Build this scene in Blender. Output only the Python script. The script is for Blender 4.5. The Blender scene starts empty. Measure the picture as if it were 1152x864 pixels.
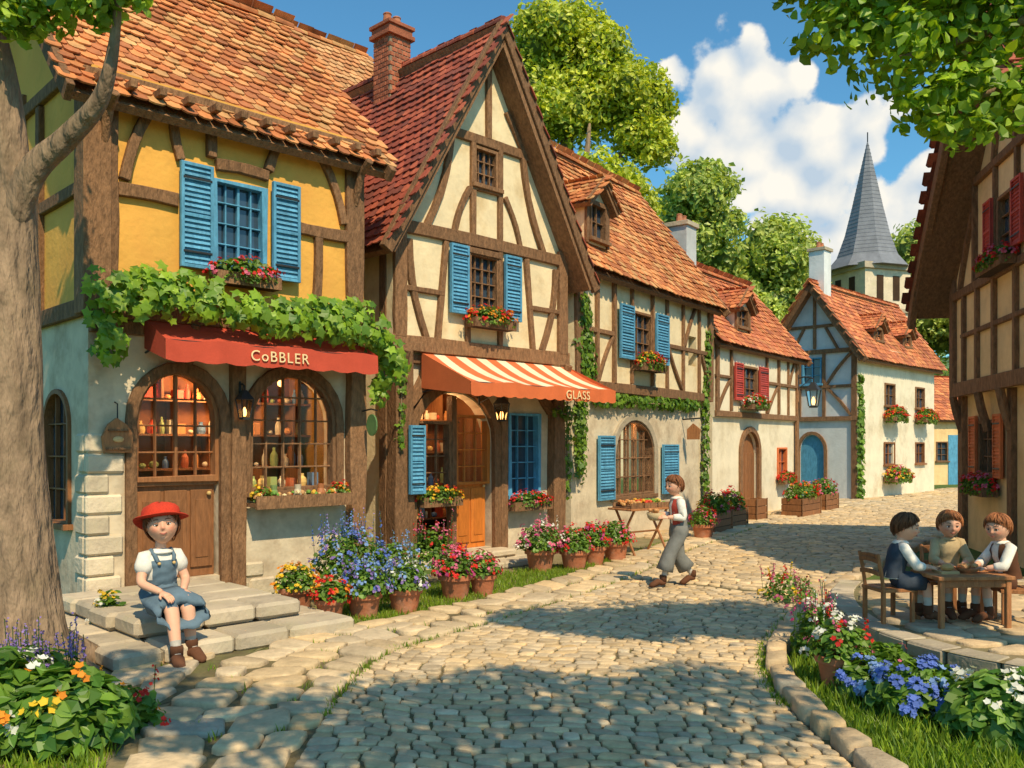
import bpy, bmesh, math, random
import numpy as np
from mathutils import Vector, Matrix, noise
random.seed(7); RG=np.random.default_rng(7)
sc=bpy.context.scene
R=math.radians
def rnd(a,b): return random.uniform(a,b)

# ------------------------------------------------------------ materials
def mk(name,col,rough=.85,var=.2,scale=3,bump=.3,bscale=25,attr=True,dirt=None,dscale=1.2,stretch=(1,1,1),spec=.3,dist=.02,damt=.6):
    m=bpy.data.materials.new(name); m.use_nodes=True; nt=m.node_tree; N=nt.nodes; L=nt.links
    b=N['Principled BSDF']; b.inputs['Roughness'].default_value=rough; b.inputs['Specular IOR Level'].default_value=spec
    tc=N.new('ShaderNodeTexCoord'); mp=N.new('ShaderNodeMapping'); mp.inputs['Scale'].default_value=stretch
    L.new(tc.outputs['Object'],mp.inputs['Vector'])
    n1=N.new('ShaderNodeTexNoise'); n1.inputs['Scale'].default_value=scale; n1.inputs['Detail'].default_value=5; n1.inputs['Roughness'].default_value=.68
    L.new(mp.outputs[0],n1.inputs['Vector'])
    mr=N.new('ShaderNodeMapRange'); mr.inputs['From Min'].default_value=.3; mr.inputs['From Max'].default_value=.7
    mr.inputs['To Min'].default_value=1-var; mr.inputs['To Max'].default_value=1+var; L.new(n1.outputs['Fac'],mr.inputs['Value'])
    base=N.new('ShaderNodeRGB'); base.outputs[0].default_value=(*col,1); src=base.outputs[0]
    if dirt:
        n3=N.new('ShaderNodeTexNoise'); n3.inputs['Scale'].default_value=dscale; n3.inputs['Detail'].default_value=4; n3.inputs['Roughness'].default_value=.7
        L.new(tc.outputs['Object'],n3.inputs['Vector'])
        r3=N.new('ShaderNodeMapRange'); r3.inputs['From Min'].default_value=.48; r3.inputs['From Max'].default_value=.72; r3.inputs['To Max'].default_value=damt
        L.new(n3.outputs['Fac'],r3.inputs['Value'])
        mx=N.new('ShaderNodeMix'); mx.data_type='RGBA'; L.new(r3.outputs[0],mx.inputs[0]); L.new(src,mx.inputs[6]); mx.inputs[7].default_value=(*dirt,1); src=mx.outputs[2]
    v=N.new('ShaderNodeVectorMath'); v.operation='SCALE'; L.new(src,v.inputs[0]); L.new(mr.outputs[0],v.inputs['Scale']); src=v.outputs[0]
    if attr:
        a=N.new('ShaderNodeAttribute'); a.attribute_name='col'
        v2=N.new('ShaderNodeVectorMath'); v2.operation='MULTIPLY'; L.new(src,v2.inputs[0]); L.new(a.outputs['Color'],v2.inputs[1]); src=v2.outputs[0]
    L.new(src,b.inputs['Base Color'])
    if bump:
        n2=N.new('ShaderNodeTexNoise'); n2.inputs['Scale'].default_value=bscale; n2.inputs['Detail'].default_value=3
        L.new(mp.outputs[0],n2.inputs['Vector'])
        bp=N.new('ShaderNodeBump'); bp.inputs['Strength'].default_value=bump; bp.inputs['Distance'].default_value=dist
        L.new(n2.outputs['Fac'],bp.inputs['Height']); L.new(bp.outputs[0],b.inputs['Normal'])
    return m
def mk_leaf(name,trans=.35,rough=.5,gl=.04):
    m=bpy.data.materials.new(name); m.use_nodes=True; nt=m.node_tree; N=nt.nodes; L=nt.links
    N.remove(N['Principled BSDF']); out=N['Material Output']
    a=N.new('ShaderNodeAttribute'); a.attribute_name='col'
    d=N.new('ShaderNodeBsdfDiffuse'); t=N.new('ShaderNodeBsdfTranslucent'); g=N.new('ShaderNodeBsdfGlossy'); g.inputs['Roughness'].default_value=rough
    v=N.new('ShaderNodeVectorMath'); v.operation='MULTIPLY'; v.inputs[1].default_value=(1.6,1.5,.7)
    L.new(a.outputs['Color'],d.inputs['Color']); L.new(a.outputs['Color'],v.inputs[0]); L.new(v.outputs[0],t.inputs['Color'])
    m1=N.new('ShaderNodeMixShader'); m1.inputs[0].default_value=trans; L.new(d.outputs[0],m1.inputs[1]); L.new(t.outputs[0],m1.inputs[2])
    m2=N.new('ShaderNodeMixShader'); m2.inputs[0].default_value=gl; L.new(m1.outputs[0],m2.inputs[1]); L.new(g.outputs[0],m2.inputs[2])
    L.new(m2.outputs[0],out.inputs['Surface']); return m
def mk_emit(name,col,st):
    m=bpy.data.materials.new(name); m.use_nodes=True; b=m.node_tree.nodes['Principled BSDF']
    b.inputs['Base Color'].default_value=(*col,1); b.inputs['Emission Color'].default_value=(*col,1); b.inputs['Emission Strength'].default_value=st; return m
def mk_glass(name):
    m=bpy.data.materials.new(name); m.use_nodes=True; nt=m.node_tree; N=nt.nodes; L=nt.links
    N.remove(N['Principled BSDF']); out=N['Material Output']
    t=N.new('ShaderNodeBsdfTransparent'); t.inputs[0].default_value=(.95,.95,.92,1); g=N.new('ShaderNodeBsdfGlossy'); g.inputs['Roughness'].default_value=.05
    f=N.new('ShaderNodeFresnel'); f.inputs[0].default_value=1.4; mx=N.new('ShaderNodeMixShader')
    L.new(f.outputs[0],mx.inputs[0]); L.new(t.outputs[0],mx.inputs[1]); L.new(g.outputs[0],mx.inputs[2]); L.new(mx.outputs[0],out.inputs['Surface']); return m

M={}
M['yellow']=mk('ochre_plaster',(.80,.42,.085),var=.16,scale=3.2,bump=.35,bscale=16,dirt=(.60,.28,.06),dscale=1.6,damt=.9)
M['grey']=mk('lime_plaster',(.66,.55,.39),var=.15,scale=2.8,bump=.45,bscale=12,dirt=(.38,.28,.18),dscale=1.8,damt=.85)
M['cream']=mk('cream_plaster',(.80,.66,.42),var=.12,scale=2.8,bump=.35,bscale=14,dirt=(.62,.44,.22),dscale=1.7,damt=.8)
M['white']=mk('white_plaster',(.80,.71,.53),var=.1,scale=2,bump=.25,bscale=14,dirt=(.54,.44,.28),dscale=1.2,damt=.8)
M['bluewhite']=mk('pale_shaded_plaster',(.62,.64,.64),var=.1,scale=2,bump=.25,bscale=14,dirt=(.42,.43,.42),dscale=1.2)  # cool pale plaster; shade of house E's gable is put into its colour
M['ochre2']=mk('sand_plaster',(.84,.60,.30),var=.12,scale=2,bump=.25,bscale=14,dirt=(.6,.37,.16),dscale=1.2)
M['timber']=mk('timber',(.23,.12,.058),var=.42,scale=6,bump=.7,bscale=14,stretch=(4,4,1.3),dist=.03)
M['wood']=mk('door_wood',(.26,.11,.042),rough=.6,var=.3,scale=5,bump=.35,bscale=12,stretch=(5,5,1))
M['orange']=mk('orange_door_paint',(.58,.18,.03),rough=.5,var=.2,scale=4,bump=.2,bscale=12,stretch=(5,5,1))
M['blue']=mk('blue_paint',(.10,.32,.50),rough=.65,var=.25,scale=5,bump=.3,bscale=16,stretch=(4,4,1),dirt=(.06,.2,.33),dscale=6)
M['red']=mk('red_paint',(.5,.07,.05),rough=.6,var=.2,scale=5,bump=.25,bscale=16,stretch=(4,4,1))
M['rust']=mk('orange_shutter_paint',(.62,.16,.05),rough=.6,var=.2,scale=5,bump=.25,bscale=16)
M['tile']=mk('clay_tile',(1,1,1),rough=.85,var=.25,scale=9,bump=.4,bscale=40,dirt=(.55,.5,.35),dscale=1.1,damt=.5)
M['brick']=mk('brick',(.38,.12,.06),var=.25,scale=8,bump=.5,bscale=40)
M['stone']=mk('cut_stone',(.48,.40,.29),var=.25,scale=5,bump=.5,bscale=22,dirt=(.24,.22,.12),dscale=2.5)
M['cobble']=mk('cobble_stone',(.58,.44,.27),rough=.8,var=.2,scale=9,bump=.4,bscale=40,dirt=(.38,.29,.18),dscale=1.4)
M['joint']=mk('joint_soil',(.15,.12,.06),var=.35,scale=6,bump=.5,bscale=30,dirt=(.09,.13,.02),dscale=.9,attr=False)
M['pave']=mk('pavement_dirt',(.24,.19,.10),var=.3,scale=4,bump=.5,bscale=30,dirt=(.09,.13,.03),dscale=.9,attr=False)
M['ground']=mk('meadow',(.07,.13,.02),var=.35,scale=3,bump=.6,bscale=20,dirt=(.1,.12,.03),dscale=.3,attr=False)
M['hill']=mk('wooded_hill',(.10,.17,.07),var=.5,scale=.35,bump=1,bscale=.6,attr=False,dist=3)
M['bark']=mk('bark',(.26,.175,.11),rough=.95,var=.4,scale=5,bump=1,bscale=9,stretch=(1.6,1.6,.5),dist=.07,dirt=(.13,.10,.05),dscale=2)
M['leaf']=mk_leaf('leaf'); M['petal']=mk_leaf('petal',.25,.6,.02)
M['terra']=mk('terracotta',(.48,.17,.08),var=.2,scale=6,bump=.25,bscale=30,dirt=(.4,.25,.17),dscale=5)
M['soil']=mk('soil',(.05,.03,.02),bump=.5,bscale=60)
M['iron']=mk('black_iron',(.03,.03,.03),rough=.45,var=.2,bump=.1)
M['slate']=mk('slate',(.21,.22,.25),rough=.6,var=.2,scale=2,bump=.4,bscale=10)
M['awnred']=mk('red_canvas',(.52,.075,.04),rough=.9,var=.12,scale=3,bump=.15,bscale=60)
M['awnwhite']=mk('white_canvas',(.8,.66,.46),rough=.9,var=.1,scale=3,bump=.15,bscale=60)
M['awnor']=mk('orange_canvas',(.64,.15,.05),rough=.9,var=.1,scale=3,bump=.15,bscale=60)
M['sign']=mk('gilt_lettering',(.85,.66,.36),rough=.5,var=.1,attr=False,bump=0)
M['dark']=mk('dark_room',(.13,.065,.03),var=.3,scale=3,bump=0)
M['goods']=mk('goods',(1,1,1),rough=.5,var=.2,scale=8,bump=.1)
M['glow']=mk_emit('lamp_glow',(1,.5,.13),6)
M['glass']=mk_glass('shop_glass')
M['pane']=mk('window_pane',(.035,.06,.09),rough=.06,var=.5,scale=1.2,bump=.06,bscale=3,spec=.9)
M['skin']=mk('skin',(.74,.40,.26),rough=.6,var=.06,scale=5,bump=.05)
M['lip']=mk('lip',(.5,.13,.1),rough=.4,var=.05,bump=0)
M['eye']=mk('eye_white_and_glint',(.8,.78,.74),rough=.2,var=0,bump=0)
M['iris']=mk('iris',(.07,.04,.02),rough=.15,var=0,bump=0)
M['hair']=mk('hair',(.16,.07,.028),rough=.55,var=.35,scale=20,bump=.4)
def cloth(n,c): 
    M[n]=mk(n,c,rough=.95,var=.18,scale=12,bump=.35,bscale=15,dist=.015); return M[n]
cloth('linen_white',(.76,.72,.64)); cloth('denim',(.10,.15,.19)); cloth('red_vest',(.42,.06,.04)); cloth('grey_wool',(.18,.18,.165))
cloth('brown_leather',(.11,.045,.022)); cloth('felt_red',(.55,.045,.02)); cloth('navy',(.05,.065,.09)); cloth('sand_linen',(.48,.36,.2)); cloth('sock',(.5,.46,.4))

# ------------------------------------------------------------ helpers
def link(o,parent=None):
    sc.collection.objects.link(o)
    if parent: o.parent=parent
    return o
def empty(name,loc=(0,0,0),rz=0):
    o=bpy.data.objects.new(name,None); o.empty_display_size=.3; o.location=loc; o.rotation_euler=(0,0,rz); return link(o)
def setcol(me,cols,lens):
    a=me.attributes.new('col','FLOAT_COLOR','CORNER')
    c=np.ones((len(cols),4),dtype=np.float32); c[:,:3]=cols
    a.data.foreach_set('color',np.repeat(c,lens,axis=0).ravel())
def W(axis,a,d,z): return (a,d,z) if axis=='y' else (d,a,z)
class MB:
    k=0
    def __init__(s): s.v=[];s.f=[];s.m=[];s.c=[];s.mats=[]
    def mi(s,m):
        m=M[m] if isinstance(m,str) else m
        if m not in s.mats: s.mats.append(m)
        return s.mats.index(m)
    def add(s,vs,fs,mat,col=None):
        if col is None: g=rnd(.82,1.15); col=(g,g,g)
        o=len(s.v); i=s.mi(mat); s.v+= [tuple(v) for v in vs]
        for f in fs: s.f.append(tuple(j+o for j in f)); s.m.append(i); s.c.append(col)
    def box(s,x0,x1,y0,y1,z0,z1,mat,col=None):
        s.add([(x0,y0,z0),(x1,y0,z0),(x1,y1,z0),(x0,y1,z0),(x0,y0,z1),(x1,y0,z1),(x1,y1,z1),(x0,y1,z1)],
              [(0,3,2,1),(4,5,6,7),(0,1,5,4),(1,2,6,5),(2,3,7,6),(3,0,4,7)],mat,col)
    def wbox(s,axis,a0,a1,d0,d1,z0,z1,mat,col=None):
        if axis=='y': s.box(a0,a1,d0,d1,z0,z1,mat,col)
        else: s.box(d0,d1,a0,a1,z0,z1,mat,col)
    def bar(s,pts,w,d0,d1,mat,axis='y',closed=False,jit=.0,bow=0,sub=0,col=None):
        MB.k+=1; d0=d0-(MB.k%9)*.0017
        pts=[Vector(p) for p in pts]
        if len(pts)==2 and (sub or bow):
            n=max(sub,5); a,b=pts; dr=(b-a); nn=Vector((-dr.y,dr.x)).normalized()
            pts=[a+dr*(i/n)+nn*bow*math.sin(math.pi*i/n) for i in range(n+1)]
        n=len(pts); Lf=[];Rt=[]
        for i,p in enumerate(pts):
            if closed: a=pts[i-1]; b=pts[(i+1)%n]
            else: a=pts[max(i-1,0)]; b=pts[min(i+1,n-1)]
            t=(b-a); t=t.normalized() if t.length>0 else Vector((1,0)); nn=Vector((-t.y,t.x)); hw=w/2*(1+rnd(-jit,jit))
            k=1
            if 0<i<n-1 or closed:
                t1=(p-a).normalized(); k=1/max(.55,abs(Vector((-t1.y,t1.x)).dot(nn)))
            Lf.append(p+nn*hw*k); Rt.append(p-nn*hw*k)
        vs=[]
        for l,r in zip(Lf,Rt):
            vs+= [W(axis,l.x,d0,l.y),W(axis,r.x,d0,r.y),W(axis,r.x,d1,r.y),W(axis,l.x,d1,l.y)]
        fs=[]
        for i in range(n if closed else n-1):
            a=i*4; b=((i+1)%n)*4
            for j in range(4): fs.append((a+j,a+(j+1)%4,b+(j+1)%4,b+j))
        if not closed: fs+= [(3,2,1,0),((n-1)*4,(n-1)*4+1,(n-1)*4+2,(n-1)*4+3)]
        s.add(vs,fs,mat,col)
    def slab(s,outer,holes,d0,d1,mat,axis='y',col=(1,1,1)):
        bm=bmesh.new()
        for lp in [outer]+holes:
            vv=[bm.verts.new((x,0,z)) for x,z in lp]
            for i in range(len(vv)): bm.edges.new((vv[i-1],vv[i]))
        bmesh.ops.triangle_fill(bm,use_beauty=True,use_dissolve=False,edges=bm.edges[:],normal=(0,-1,0))
        r=bmesh.ops.extrude_face_region(bm,geom=bm.faces[:])
        for g in r['geom']:
            if isinstance(g,bmesh.types.BMVert): g.co.y=1
        bmesh.ops.recalc_face_normals(bm,faces=bm.faces[:])
        bm.verts.index_update()
        s.add([W(axis,v.co.x,d0+(d1-d0)*v.co.y,v.co.z) for v in bm.verts],[[v.index for v in f.verts] for f in bm.faces],mat,col); bm.free()
    def loft(s,rings,mat,col=None,cap=True,closed=True):
        n=len(rings[0]); vs=[p for r in rings for p in r]; fs=[]
        for i in range(len(rings)-1):
            for j in range(n if closed else n-1):
                fs.append((i*n+j,i*n+(j+1)%n,(i+1)*n+(j+1)%n,(i+1)*n+j))
        if cap: fs+= [tuple(range(n))[::-1],tuple(range((len(rings)-1)*n,len(rings)*n))]
        s.add(vs,fs,mat,col)
    def tube(s,pts,rad,mat,n=8,col=None,flat=None,noi=0):
        pts=[Vector(p) for p in pts]; rings=[]; u=None
        for i,p in enumerate(pts):
            t=(pts[min(i+1,len(pts)-1)]-pts[max(i-1,0)]).normalized()
            if u is None:
                u=t.orthogonal().normalized()
            u=(u-t*u.dot(t)).normalized(); v=t.cross(u); r=rad[i] if hasattr(rad,'__len__') else rad; ring=[]
            for j in range(n):
                a=2*math.pi*j/n; q=(u*math.cos(a)+v*math.sin(a))*r
                if noi: q*=1+noi*noise.noise(Vector((p.x*1.3+q.x*6,p.y*1.3+q.y*6,p.z*.9)))
                if flat: ax,f=flat; q-=ax*q.dot(ax)*(1-f)
                ring.append(p+q)
            rings.append(ring)
        s.loft(rings,mat,col)
    def lathe(s,c,prof,mat,n=20,col=None):
        s.loft([[ (c[0]+r*math.cos(2*math.pi*j/n),c[1]+r*math.sin(2*math.pi*j/n),c[2]+z) for j in range(n)] for r,z in prof],mat,col)
    def ball(s,c,r,mat,col=None,sc3=(1,1,1),sub=2,fn=None):
        bm=bmesh.new(); bmesh.ops.create_icosphere(bm,subdivisions=sub,radius=1)
        vs=[]
        for v in bm.verts:
            p=v.co.copy()
            if fn: p=fn(p)
            vs.append((c[0]+p.x*r*sc3[0],c[1]+p.y*r*sc3[1],c[2]+p.z*r*sc3[2]))
        s.add(vs,[[v.index for v in f.verts] for f in bm.faces],mat,col); bm.free()
    def build(s,name,parent=None,bevel=0,smooth=False,angle=None):
        if not s.v: return None
        me=bpy.data.meshes.new(name); me.from_pydata(s.v,[],s.f)
        for m in s.mats: me.materials.append(m)
        me.polygons.foreach_set('material_index',s.m)
        setcol(me,np.array(s.c),[len(f) for f in s.f])
        if smooth: me.polygons.foreach_set('use_smooth',[True]*len(s.f))
        me.update(); o=bpy.data.objects.new(name,me); link(o,parent)
        if bevel:
            b=o.modifiers.new('b','BEVEL'); b.width=bevel; b.segments=1; b.limit_method='ANGLE'; b.angle_limit=R(40)
        return o
def nrmz(a): return a/np.maximum(np.linalg.norm(a,axis=-1,keepdims=True),1e-9)
DIA=np.array([(-.5,0,0),(0,.32,.1),(.5,0,-.05),(0,-.32,.1)])
LEAF=np.array([(-.5,0,0),(-.2,.3,.06),(.2,.26,.05),(.55,0,-.1),(.2,-.26,.05),(-.2,-.3,.06)])
IVY=np.array([(-.35,0,0),(-.45,.3,0),(-.05,.28,.05),(.1,.5,0),(.2,.2,.05),(.55,0,-.08),(.2,-.2,.05),(.1,-.5,0),(-.05,-.28,.05),(-.45,-.3,0)])
BLOOM=np.array([(.5*math.cos(a)*(1 if i%2 else .72),.5*math.sin(a)*(1 if i%2 else .72),.12 if i%2 else 0) for i,a in enumerate(np.linspace(0,2*math.pi,10,endpoint=False))])
def leafmesh(name,P,N,S,C,mat='leaf',parent=None,shape=DIA,T=None):
    P=np.asarray(P,float); n=len(P); k=len(shape); N=nrmz(np.asarray(N,float)); S=np.broadcast_to(S,(n,)); C=np.broadcast_to(np.asarray(C,float),(n,3))
    if T is None: T=RG.normal(size=(n,3))
    T=nrmz(np.cross(N,T)); B=np.cross(N,T)
    V=P[:,None]+S[:,None,None]*(shape[None,:,0,None]*T[:,None]+shape[None,:,1,None]*B[:,None]+shape[None,:,2,None]*N[:,None])
    me=bpy.data.meshes.new(name); me.from_pydata(V.reshape(-1,3).tolist(),[],np.arange(n*k).reshape(n,k).tolist())
    me.materials.append(M[mat] if isinstance(mat,str) else mat); setcol(me,C,k); me.update()
    return link(bpy.data.objects.new(name,me),parent)
def mixcol(a,b,n,g=.25):
    t=RG.random((n,1)); c=np.array(a)*(1-t)+np.array(b)*t
    return c*(1+g*(RG.random((n,1))*2-1))
def rdir(n): return nrmz(RG.normal(size=(n,3)))

# ------------------------------------------------------------ vegetation
def crown(parent,puffs,dens,size,ca,cb,sub=6,shape=DIA,core=True,subr=.45,squash=.85,loose=.10):
    allp=[]
    for c,r in puffs:
        allp.append((np.array(c,float),r,1.0))
        for i in range(sub):
            d=rdir(1)[0]; d[2]=abs(d[2])*.9-.15 if random.random()<.75 else d[2]
            allp.append((np.array(c)+d*r*.85*np.array([1,1,squash]),r*subr*rnd(.7,1.25),rnd(.8,1.2)))
    P=[];N=[];C=[]
    for c,r,br in allp:
        n=int(dens*12.6*r*r); d=rdir(n); w=1+.2*np.sin(d[:,0]*9+c[0]*3)*np.sin(d[:,1]*9+c[1])*np.sin(d[:,2]*8)
        rad=r*w*(1-.42*RG.random(n)**1.5)*(1+np.abs(RG.normal(size=n))*loose)
        P.append(c+d*rad[:,None]*np.array([1,1,squash])); N.append(d+.85*RG.normal(size=(n,3))*.7+np.array([0,0,.25])); C.append(mixcol(ca,cb,n,.25)*br)
    P=np.concatenate(P);N=np.concatenate(N);C=np.concatenate(C)
    leafmesh('foliage',P,N,size*(.6+.8*RG.random(len(P))),C,'leaf',parent,shape)
    if core:
        mb=MB()
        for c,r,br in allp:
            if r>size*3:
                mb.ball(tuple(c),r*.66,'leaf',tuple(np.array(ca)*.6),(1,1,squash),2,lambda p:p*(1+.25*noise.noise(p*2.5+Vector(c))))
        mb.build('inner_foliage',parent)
def plant(parent,c,rx,ry,h,nl,nf,fcols,fs=.035,ls=.05,ca=(.06,.15,.015),cb=(.19,.32,.03),clus=5,name='',low=-.1,spikes=0,shape=LEAF):
    d=rdir(nl); d[:,2]=np.where(d[:,2]<low,-d[:,2],d[:,2]); rr=(.35+.65*RG.random(nl)**.6)[:,None]
    P=np.array(c)+d*rr*np.array([rx,ry,h]); N=d*.8+np.array([0,0,.7])+.5*RG.normal(size=(nl,3))
    leafmesh('leaves'+name,P,N,ls*(.6+.8*RG.random(nl)),mixcol(ca,cb,nl,.3),'leaf',parent,shape)
    if nf:
        P=[];N=[];C=[];S=[]
        for i in range(nf):
            d=rdir(1)[0]; d[2]=abs(d[2]); cen=np.array(c)+d*np.array([rx,ry,h])*rnd(.92,1.14); col=np.array(random.choice(fcols))*rnd(.8,1.1)
            for j in range(clus):
                o=rdir(1)[0]; P.append(cen+o*fs*.75*(clus>1)); N.append(d+o*.9+np.array([.15,-.35,.4])); C.append(col*rnd(.8,1.15)); S.append(fs*rnd(.8,1.2))
        leafmesh('blossoms'+name,P,N,np.array(S),np.clip(C,0,.9),'petal',parent,BLOOM)
    if spikes:
        P=[];N=[];C=[];S=[]; mb=MB()
        for i in range(spikes):
            a=rnd(0,6.28); q=rnd(.1,1); b=Vector((c[0]+rx*q*math.cos(a),c[1]+ry*q*math.sin(a),c[2]+h*.3)); top=b+Vector((rnd(-.06,.06),rnd(-.06,.06),h*rnd(.6,1.1)))
            mb.tube([b,top],.003,'leaf',4,(.08,.16,.03)); col=np.array(random.choice(fcols))
            for j in range(11):
                t=.55+.45*j/10; P.append(np.array(b.lerp(top,t))+RG.normal(size=3)*.008); N.append(RG.normal(size=3)+np.array([0,-.5,.3])); C.append(col*rnd(.8,1.2)); S.append(fs*(1.1-.6*t))
        mb.build('stems',parent); leafmesh('flower_spikes',P,N,np.array(S),np.clip(C,0,.9),'petal',parent,BLOOM)
RED=(.65,.03,.02);PINK=(.70,.16,.27);YEL=(.78,.5,.03);ORG=(.78,.27,.02);WHT=(.8,.79,.72);BLU=(.12,.2,.62);LAV=(.30,.2,.52);SKY=(.24,.38,.7);MAG=(.5,.06,.2)
def pot(x,y,r=.16,h=.26,z=0,cols=(RED,),ph=.25,pr=None,nf=26,nl=420,spikes=0,fs=.04,name='flower_pot'):
    e=empty(name,(x,y,z),rnd(0,6)); mb=MB()
    mb.lathe((0,0,0),[(r*.66,0),(r*.72,.01),(r*.93,h*.78),(r*.95,h*.8),(r*1.06,h*.8),(r*1.08,h*.98),(r*1.02,h),(r*.9,h*.99),(r*.88,h*.86),(.01,h*.86)],'terra',24,(1,)*3 if random.random()<.4 else (rnd(.85,1.1),)*3)
    mb.build('terracotta_pot',e,smooth=True).modifiers.new('e','EDGE_SPLIT')
    pr=pr or r*1.35
    plant(e,(0,0,h*.97),pr,pr,ph,nl,nf,cols,fs=fs,ls=.055,spikes=spikes,low=0.02); return e
def flowerbox(parent,x0,x1,d,z0,axis='y',cols=(RED,),h=.13,mat='timber',big=1):
    mb=MB(); dd=.16*big
    mb.wbox(axis,x0,x1,d-dd,d-dd+.015,z0,z0+h,mat); mb.wbox(axis,x0,x1,d-.017,d-.002,z0,z0+h,mat)
    mb.wbox(axis,x0+.002,x0+.015,d-dd+.015,d-.017,z0+.001,z0+h-.003,mat); mb.wbox(axis,x1-.015,x1-.002,d-dd+.015,d-.017,z0+.001,z0+h-.003,mat)
    mb.wbox(axis,x0+.015,x1-.015,d-dd+.015,d-.017,z0+.002,z0+h-.025,'soil')
    mb.build('flower_box',parent)
    L=x1-x0; c=W(axis,(x0+x1)/2,d-dd/2,z0+h-.02); rx=(L*.56,.15*big) if axis=='y' else (.15*big,L*.56)
    plant(parent,c,rx[0],rx[1],.17*big,int(420*L*big/.6),int(46*L/.6),cols,fs=.036*big**.5,ls=.05*big**.5,name='_box',low=-.45)
def vine(name,parent_house,segs,dens,size,thick=.12,ca=(.08,.20,.01),cb=(.32,.48,.03),extra=None):
    e=empty(name); e.location=parent_house.location; e.rotation_euler=parent_house.rotation_euler
    P=[];N=[]; mb=MB()
    for p0,p1,w in segs:
        p0=np.array(p0,float);p1=np.array(p1,float); L=np.linalg.norm(p1-p0); n=int(dens*L*max(w,.08)*4)
        t=RG.random(n)[:,None]; d=rdir(n)*(RG.random(n)**.45)[:,None]; d[:,1]*=1
        P.append(p0+(p1-p0)*t+d*np.array([w,thick,w])); N.append(np.array([0,-1,.35])+d*.9+.35*RG.normal(size=(n,3)))
        mb.tube([tuple(p0),tuple((p0+p1)/2+RG.normal(size=3)*.03),tuple(p1)],.012,'bark',5)
    P=np.concatenate(P);N=np.concatenate(N); n=len(P)
    leafmesh('leaves',P,N,size*(.55+.8*RG.random(n)),mixcol(ca,cb,n,.25),'leaf',e,IVY); mb.build('stems',e); return e

# ------------------------------------------------------------ building parts
def arch(x0,x1,z0,zs,zt,n=12):
    c=(x0+x1)/2; a=(x1-x0)/2; b=zt-zs
    return [(x0,z0)]+[(c-a*math.cos(math.pi*i/n),zs+b*math.sin(math.pi*i/n)) for i in range(n+1)]+[(x1,z0)]
def rect(x0,x1,z0,z1): return [(x0,z0),(x0,z1),(x1,z1),(x1,z0)]
def window(h,x0,x1,z0,z1,nx=2,nz=3,d=0,axis='y',zs=None,fm='timber',gm='pane',fw=.05,mw=.018,name='window',trim=True):
    mb=MB(); c=(x0+x1)/2; a=(x1-x0)/2
    out=arch(x0,x1,z0,zs,z1) if zs else rect(x0,x1,z0,z1)
    top=(lambda x: zs+(z1-zs)*math.sqrt(max(0,1-((x-c)/a)**2))) if zs else (lambda x:z1)
    mb.bar(out,fw,d-.035,d+.09,fm,axis,closed=True)
    if trim: mb.bar([(x0-.08,z0-.03),(x1+.08,z0-.03)],.06,d-.09,d+.02,fm,axis)
    mb.add([W(axis,x,d+.065,z) for x,z in out],[tuple(range(len(out)))],gm,(1,1,1))
    for i in range(1,nx):
        x=x0+(x1-x0)*i/nx; mb.bar([(x,z0),(x,top(x)-.005)],mw if (nx%2 or i!=nx//2) else mw*1.8,d+.02,d+.06,fm,axis)
    for i in range(1,nz):
        z=z0+(z1-z0)*i/nz; hw=a if not zs or z<zs else a*math.sqrt(max(0,1-((z-zs)/(z1-zs))**2))
        mb.bar([(c-hw,z),(c+hw,z)],mw,d+.022,d+.058,fm,axis)
    return mb.build(name,h,bevel=.004)
def shutter(h,x0,x1,z0,z1,d=0,axis='y',m='blue'):
    mb=MB(); w=.035
    mb.wbox(axis,x0,x1,d-.035,d-.012,z0,z1,m)
    for a,b,c,e in ((x0,x0+w,z0,z1),(x1-w,x1,z0,z1),(x0+w,x1-w,z0,z0+w),(x0+w,x1-w,z1-w,z1),(x0+w,x1-w,(z0+z1)/2-w/2,(z0+z1)/2+w/2)):
        mb.wbox(axis,a,b,d-.06,d-.036,c,e,m)
    n=int((z1-z0)/.055)
    for i in range(n):
        z=z0+w+(z1-z0-2*w)*(i+.15)/n
        mb.add([W(axis,x0+w,d-.037,z+.03),W(axis,x1-w,d-.037,z+.03),W(axis,x1-w,d-.052,z),W(axis,x0+w,d-.052,z)],[(0,1,2,3)],m)
    for zz in (z0+.15*(z1-z0),z0+.85*(z1-z0)): mb.wbox(axis,x0+.02,x1-.02,d-.066,d-.0605,zz-.012,zz+.012,'iron')
    mb.build('shutter',h,bevel=.003)
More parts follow.
